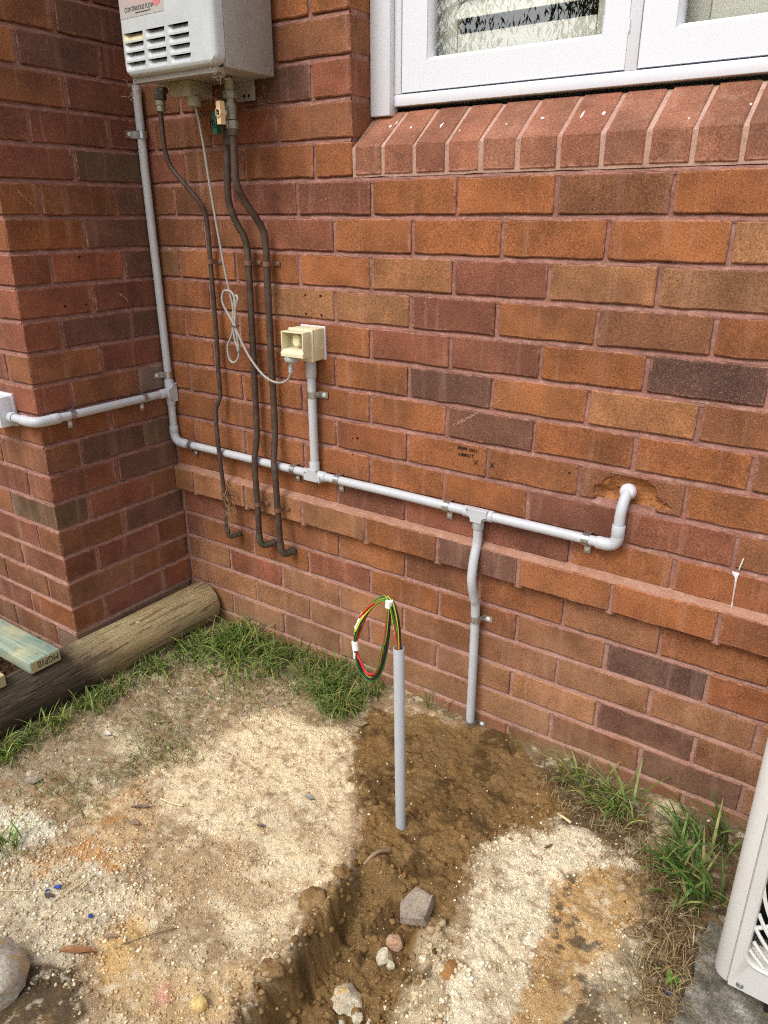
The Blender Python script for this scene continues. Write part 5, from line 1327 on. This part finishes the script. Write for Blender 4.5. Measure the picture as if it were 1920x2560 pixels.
stone(1.361, -.678, (.021,.019,.017), SP_, 'small pinkish stone just below the flat grey stone', seed=3, rot=.3)
stone(1.353, -.708, (.019,.020,.019), SW, 'chalky white stone below the small pinkish stone', seed=5)
stone(1.374, -.716, (.011,.011,.010), SW, 'little white stone against the right side of the chalky white stone', seed=8, sub=2)
stone(1.334, -.815, (.034,.030,.032), SW, 'largest white rock in the trench, with a tan face, near the bottom edge', seed=12, rot=.5)
stone(1.372, -.830, (.014,.013,.012), SW, 'small white rock touching the lower right of the largest white trench rock', seed=14, sub=2)
stone(1.345, -.845, (.008,.007,.007), SW, 'pebble-sized white rock below the largest white trench rock', seed=15, sub=2)
stone(1.500, -.700, (.016,.024,.010), stonemat('rusty_clod', ((.3, lin(130,92,50)), (.6, lin(162,120,72)), (.8, lin(176,140,94)))), 'rusty brown lump on the right slope of the trench', seed=17, dz=.55)
stone(1.148, -1.020, (.018,.017,.015), SY, 'small yellow stone on the sand left of the trench', seed=21)
stone(.776, -1.247, (.102,.096,.072), SB, 'large pale boulder in the bottom left corner', seed=27, sub=4, dz=.32, sharp=5)
for i, (x, y, s) in enumerate(((1.19,-.735,.036),(1.215,-.90,.030),(1.205,-.66,.020))):
    stone(x, y, (s, s*.9, s*.75), stonemat('dirt_lump', ((.3, lin(112,84,52)), (.55, lin(150,120,80)), (.8, lin(184,160,124)))), ['big crumbly dirt lump on the left bank of the trench, middle one', 'lowest crumbly dirt lump on the left bank of the trench', 'smallest crumbly dirt lump, topmost on the left bank of the trench'][i], seed=40+i, sub=4, sharp=5, dz=.56)

# ------------------------------------------------------------------ grass and litter
def blades(name, pts, length, width, pal, lean=(.3, 1.2), dirv=None, mat=None, label=None, cat='grass', seg=6, curl=1.):
    V = []; F = []; C = []
    for (x, y) in pts:
        z = hz_fast(x, y); L = random.uniform(*length)*(1 if random.random() < .8 else 1.25); w = random.uniform(*width)
        az = random.uniform(0, 6.283) if dirv is None or random.random() < .35 else dirv+random.gauss(0, .7)
        th = random.uniform(.05, .45); dth = random.uniform(*lean)*curl/seg*1.3
        p = Vector((x, y, z-.004)); side = Vector((-math.sin(az), math.cos(az), 0)); side = (side+Vector((random.gauss(0,.3), random.gauss(0,.3), 0))).normalized()
        c = C3(*pal[random.randrange(len(pal))])*random.uniform(.75, 1.2); b = len(V); wob = random.gauss(0, .12)
        for k in range(seg+1):
            t = k/seg; ww = w*(1-t**2.2)*(.55+.9*min(1, t*3)) if k else w*.5
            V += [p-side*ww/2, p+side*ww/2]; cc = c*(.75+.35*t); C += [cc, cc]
            az += wob/seg
            p = p+Vector((math.cos(az)*math.sin(th), math.sin(az)*math.sin(th), math.cos(th)))*L/seg; th += dth
            if p.z < z+.002: p.z = z+.002+random.random()*.004
        for k in range(seg): F.append((b+2*k, b+2*k+1, b+2*k+3, b+2*k+2))
    o = link(name, npmesh(name, np.array([v[:] for v in V]), np.array(F), np.array(C)), mat or M['blade']); o['kind'] = 'stuff'; return tag(o, label, cat)
HG = HZ.reshape(nx_, ny_)
def hz_fast(x, y):
    i = min(max(int((x-X0g)/ST), 0), nx_-1); j = min(max(int((y-Y0g)/ST), 0), ny_-1); return float(HG[i, j])
GRN = [(110,140,62), (124,156,72), (100,128,58), (140,166,86), (90,118,54), (150,168,104)]; GRN = GRN+[(172,164,104), (150,140,84)]; GRL = [(158,180,92), (176,188,104), (138,162,78)]
DRY = [(150,126,86), (166,142,100), (124,100,68), (178,158,118), (104,84,58)]
def strip(n, path, wid, pw=1.):
    out = []; P = [Vector(p) for p in path]; Ls = [(b-a).length for a, b in zip(P[:-1], P[1:])]; T = sum(Ls)
    while len(out) < n:
        d = random.random()*T; i = 0
        while d > Ls[i] and i < len(Ls)-1: d -= Ls[i]; i += 1
        a, b = P[i], P[i+1]; t = d/Ls[i]; p = a.lerp(b, t); nn = (b-a).normalized(); nn = Vector((-nn.y, nn.x))
        g = fbm(np.array([p.x]), np.array([p.y]), 14, 2, .5, 77.)[0]
        if random.random() > .55+(g-.3)*1.4: continue
        q = p+nn*random.gauss(0, wid); 
        if q.x < .165 and q.y < -.03 and q.x > .02: q.x = .166+random.random()*.02
        if q.y > -.012: q.y = -.012-random.random()*.03
        out.append((q.x, q.y))
    return out
logside = [(.185,-1.15), (.19,-.9), (.20,-.6), (.21,-.35), (.22,-.12)]
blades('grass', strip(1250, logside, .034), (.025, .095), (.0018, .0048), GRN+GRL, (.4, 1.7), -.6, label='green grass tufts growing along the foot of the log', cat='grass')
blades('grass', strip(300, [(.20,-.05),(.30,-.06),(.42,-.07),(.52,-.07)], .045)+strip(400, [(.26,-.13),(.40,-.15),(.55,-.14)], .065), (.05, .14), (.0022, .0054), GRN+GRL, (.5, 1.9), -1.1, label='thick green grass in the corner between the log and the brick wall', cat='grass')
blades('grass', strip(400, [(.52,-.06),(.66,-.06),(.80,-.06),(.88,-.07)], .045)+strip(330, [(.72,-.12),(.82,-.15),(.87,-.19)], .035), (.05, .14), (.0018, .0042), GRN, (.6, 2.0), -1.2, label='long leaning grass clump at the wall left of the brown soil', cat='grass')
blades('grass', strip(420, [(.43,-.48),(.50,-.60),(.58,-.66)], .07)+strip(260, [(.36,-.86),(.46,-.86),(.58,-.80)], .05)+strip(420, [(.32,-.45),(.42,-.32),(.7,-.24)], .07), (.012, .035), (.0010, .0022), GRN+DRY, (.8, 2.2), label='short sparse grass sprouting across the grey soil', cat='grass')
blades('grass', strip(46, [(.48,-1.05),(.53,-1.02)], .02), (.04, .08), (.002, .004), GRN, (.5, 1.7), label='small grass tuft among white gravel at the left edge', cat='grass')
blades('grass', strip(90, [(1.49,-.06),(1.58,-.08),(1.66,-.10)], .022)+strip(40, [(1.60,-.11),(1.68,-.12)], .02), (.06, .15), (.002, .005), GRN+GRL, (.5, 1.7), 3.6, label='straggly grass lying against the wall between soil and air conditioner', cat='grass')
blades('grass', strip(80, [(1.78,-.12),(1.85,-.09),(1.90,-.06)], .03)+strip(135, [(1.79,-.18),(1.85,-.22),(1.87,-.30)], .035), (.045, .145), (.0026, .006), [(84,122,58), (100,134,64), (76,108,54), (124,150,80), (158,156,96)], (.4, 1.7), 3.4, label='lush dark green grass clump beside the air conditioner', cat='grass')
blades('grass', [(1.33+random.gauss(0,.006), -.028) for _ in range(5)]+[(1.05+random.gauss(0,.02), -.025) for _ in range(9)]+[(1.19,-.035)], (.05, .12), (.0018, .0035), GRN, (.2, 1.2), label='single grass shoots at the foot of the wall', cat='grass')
# dry straw
blades('dry_grass', strip(620, [(1.45,-.07),(1.55,-.12),(1.66,-.14),(1.78,-.16)], .035)+strip(800, [(1.80,-.24),(1.84,-.36),(1.86,-.48),(1.86,-.58)], .035)+strip(160, [(1.72,-.20),(1.78,-.28)], .03), (.025, .075), (.0008, .0018), DRY, (1.2, 2.6), mat=M['straw'], label='dead straw and dry roots matted along the wall and slab', cat='dry grass', curl=1.2)
blades('dry_grass', strip(420, [(.24,-.9),(.27,-.55),(.30,-.25)], .05)+strip(420, [(.35,-.16),(.6,-.13),(.8,-.12)], .05)+strip(300, [(.40,-.45),(.5,-.6),(.62,-.62)], .07), (.02, .06), (.0007, .0015), DRY, (1.2, 2.6), mat=M['straw'], label='dead straw mixed into the grass left of the soil', cat='dry grass', curl=1.2)
# bark mulch behind the log
pts = []; siz = []; cols = []
for _ in range(900):
    x, y = random.uniform(-.9, .01), random.uniform(-.95, YP-.01); pts.append((x, y, hz_fast(x, y))); siz.append(random.uniform(.004, .014)); cols.append(C3(*random.choice([(96,72,56), (116,90,72), (78,58,44), (140,112,92)]))*random.uniform(.7,1.1))
scatter('bark_mulch', pts, siz, cols, 1, .25, .3, .5, 'dark bark mulch behind the log under the timber planks', 'mulch')

def leaf(x, y, L, w, az, colr, label, name='dry_leaf', cat='leaf', curl=.25, lift=.004):
    V = []; F = []; n = 8
    ca, sa = math.cos(az), math.sin(az)
    for k in range(n+1):
        t = k/n; ww = w*math.sin(math.pi*min(1, .06+t*.94))**.8; u = (t-.5)*L; zz = lift+curl*L*(.25-(t-.5)**2)*.6
        for s_ in (-1, 0, 1):
            v = s_*ww/2; px = x+u*ca-v*sa; py = y+u*sa+v*ca
            V.append((px, py, hz_fast(px, py)+zz+abs(s_)*w*.14))
    nb = len(V); V += [(a, b, c-.0006) for a, b, c in V]
    for k in range(n):
        for s_ in (0, 1):
            a = k*3+s_; F.append((a, a+3, a+4, a+1)); F.append((nb+a, nb+a+1, nb+a+4, nb+a+3))
    o = MB().add(V, F).build(name, paintmat('leaf_colour', lin(*colr), .7, .5, lin(*[int(c*.6) for c in colr]), 60), None, smooth=True)
    return tag(o, label, cat)
leaf(.868, -1.088, .075, .016, .62, (150,104,66), 'long curled brown dry leaf at the edge of the tan sand, lower left')
leaf(.897, -1.030, .034, .010, .55, (140,116,92), 'narrow grey brown dry leaf just beyond the long curled brown one')
leaf(.357, -.642, .024, .016, .3, (206,200,188), 'pale whitish dead leaf near the log on the grey soil')
leaf(.366, -.868, .034, .024, 1.0, (150,138,126), 'grey crumpled dead leaf beside grass at the left edge')
leaf(.655, -.765, .050, .010, .65, (120,98,84), 'thin dark strip of bark on the rusty soil', 'bark_strip', 'bark')
leaf(.684, -.808, .030, .018, .2, (164,140,116), 'tan dead leaf on the rusty soil below the bark strip')
leaf(.705, -1.045, .022, .014, .4, (92,78,72), 'dark crumpled leaf beside the blue plastic bits')
leaf(.985, -.505, .024, .014, 0., (150,150,144), 'grey leaf fragment on the cream sand left of the trench')
leaf(.945, -.640, .020, .010, .6, (120,112,106), 'dark grey leaf scrap on the cream sand further from the pipe')
leaf(.395, -.255, .03, .018, .9, (150,104,70), 'brown curled leaf in the grass near the log')
leaf(.92, -.20, .04, .022, .6, (150,128,104), 'pale brown leaf by the grass clump next to the brown soil')
leaf(1.59, -.10, .035, .016, .4, (170,130,110), 'pinkish dead leaf in the straw near the wall')
leaf(1.807, -.36, .03, .014, 1.0, (186,160,118), 'tan dead leaf in the straw left of the slab')
leaf(1.540, -.305, .026, .007, 1.1, (110,84,54), 'little brown seed pod on the right cream sand', 'seed_pod', 'seed pod')
def stick(p0, p1, r, colr, label, name='straw', cat='straw', sag=.0):
    a = Vector((p0[0], p0[1], hz_fast(*p0)+r+.003)); b = Vector((p1[0], p1[1], hz_fast(*p1)+r+.003)); m = (a+b)/2; m.z = max(m.z, hz_fast(m.x, m.y)+r+.002)+sag; m += Vector((random.gauss(0,.002), random.gauss(0,.002), 0))
    o = MB().tube(spline([a, m, b], 5), r, 7).build(name, paintmat('straw_colour', lin(*colr), .7, .3, lin(*[int(c*.65) for c in colr]), 80), None, smooth=True); return tag(o, label, cat)
stick((.724,-1.048), (.738,-.955), .0016, (214,196,150), 'long pale straw beside the blue plastic bits')
stick((.671,-.717), (.735,-.700), .0022, (222,204,160), 'short thick pale straw on the sand above the bark strip')
stick((.600,-1.10), (.662,-1.065), .0012, (206,188,146), 'thin straw on the gravel at the left edge')
stick((.93,-1.03), (.99,-.94), .0009, (96,80,58), 'thin dark twig along the top of the tan sand', 'twig', 'twig')
stick((1.222,-.600), (1.250,-.540), .0045, (150,124,96), 'grey brown twig stuck in the trench bank', 'twig', 'twig', .006)
stick((1.518,-.193), (1.556,-.206), .0032, (220,196,146), 'pale wood splinter beside the brown soil', 'wood_splinter', 'splinter')
stick((1.09,-.228), (1.128,-.209), .0014, (96,66,36), 'dark root lying behind the conduit stub', 'root', 'root')
def scrap(x, y, s, label):
    V = []; 
    for k in range(6): a = k*math.pi/3+.3; px, py = x+math.cos(a)*s*random.uniform(.5,1.1), y+math.sin(a)*s*random.uniform(.5,1.1); V.append((px, py, hz_fast(px, py)+.004+random.random()*.003))
    V += [(a, b, c-.0012) for a, b, c in V]
    o = MB().add(V, [tuple(range(6)), tuple(reversed(range(6, 12)))]+[(k, (k+1)%6, (k+1)%6+6, k+6) for k in range(6)]).build('plastic_scrap', M['blue'], None); return tag(o, label, 'plastic')
M['blue'] = paintmat('blue_plastic', lin(50,78,156), .4, .2, lin(60,60,70), 60)
scrap(.699, -1.022, .0085, 'larger torn blue plastic bit next to the long pale straw'); scrap(.690, -1.040, .005, 'smaller blue plastic bit next to the long pale straw')
scrap(.820, -1.024, .0075, 'blue plastic bit on gravel above the long curled leaf'); scrap(1.864, -.505, .009, 'dark blue plastic bit near the slab at lower right')
# small weed
blades('weed', [(1.862+random.gauss(0,.008), -.478+random.gauss(0,.008)) for _ in range(26)], (.012, .026), (.004, .008), [(110,160,60), (96,146,54)], (.6, 1.6), label='tiny bright green weed by the edge of the concrete slab', cat='weed')

# ------------------------------------------------------------------ trees standing across the yard (seen mirrored in the panes)
M['leafy'] = vcolmat('gum_leaf', .5, 20, 0, .2); M['bark'] = paintmat('gum_bark', lin(120,104,88), .9, .5, lin(70,58,48), 6)
def tree(x, y, h, spread, seed, label):
    r = random.Random(seed); t = empty('gum_tree', (x, y, 0), label, 'tree', 'trees across the yard')
    tips = []; mb = MB()
    def limb(p, d, L, rad, lvl):
        pts = [p]; dd = d.copy()
        for k in range(5):
            dd = (dd+Vector((r.gauss(0,.16), r.gauss(0,.16), r.gauss(.02,.10)))).normalized(); pts.append(pts[-1]+dd*L/5)
        mb.tube(pts, [rad*(1-.12*k) for k in range(6)], 7 if lvl < 2 else 4)
        if lvl >= 3: tips.extend(pts[2:]); return
        for k in range(5 if lvl else 7):
            q = pts[r.randrange(2, 6)]; a = r.uniform(0, 6.28); nd = (dd*.55+Vector((math.cos(a), math.sin(a), r.uniform(-.1, .6)))*.8).normalized()
            limb(q, nd, L*r.uniform(.5, .72), rad*.5, lvl+1)
    limb(Vector((x, y, -.1)), Vector((0, 0, 1)), h*.55, h*.022, 0)
    mb.build('trunk', M['bark'], t, smooth=True)
    V = []; F = []; C = []
    for p in tips:
        for _ in range(30):
            q = p+Vector((r.gauss(0, spread), r.gauss(0, spread), r.gauss(-.1, spread*.8))); L = r.uniform(.08, .15); w = L*.24
            d = Vector((r.gauss(0,.5), r.gauss(0,.5), -1)).normalized(); s_ = d.orthogonal().normalized(); s_ = (Matrix.Rotation(r.uniform(0,6.28), 3, d) @ s_)*w/2; b = len(V)
            V += [q, q+d*L*.45+s_, q+d*L, q+d*L*.45-s_]; F.append((b, b+1, b+2, b+3)); c = C3(*r.choice([(70,88,52), (88,104,62), (58,74,46), (104,116,76)]))*r.uniform(.7,1.1); C += [c]*4
    o = link('crown', npmesh('crown', np.array([v[:] for v in V]), np.array(F), np.array(C)), M['leafy'], t); return t
tree(-1.7, -10.0, 6.0, .40, 3, 'leafy gum tree mirrored in the right half of the left window pane')
tree(-.1, -11.0, 6.2, .40, 8, 'leafy gum tree mirrored in the window mullion')
tree(.9, -12.5, 6.4, .40, 5, 'leafy gum tree mirrored in the right window pane')
tree(-6.4, -10.5, 6.2, .42, 11, 'leafy gum tree mirrored in the left edge of the left window pane')
tree(-7.8, -11.5, 6.2, .42, 13, 'leafy gum tree standing across the yard, furthest left of them')
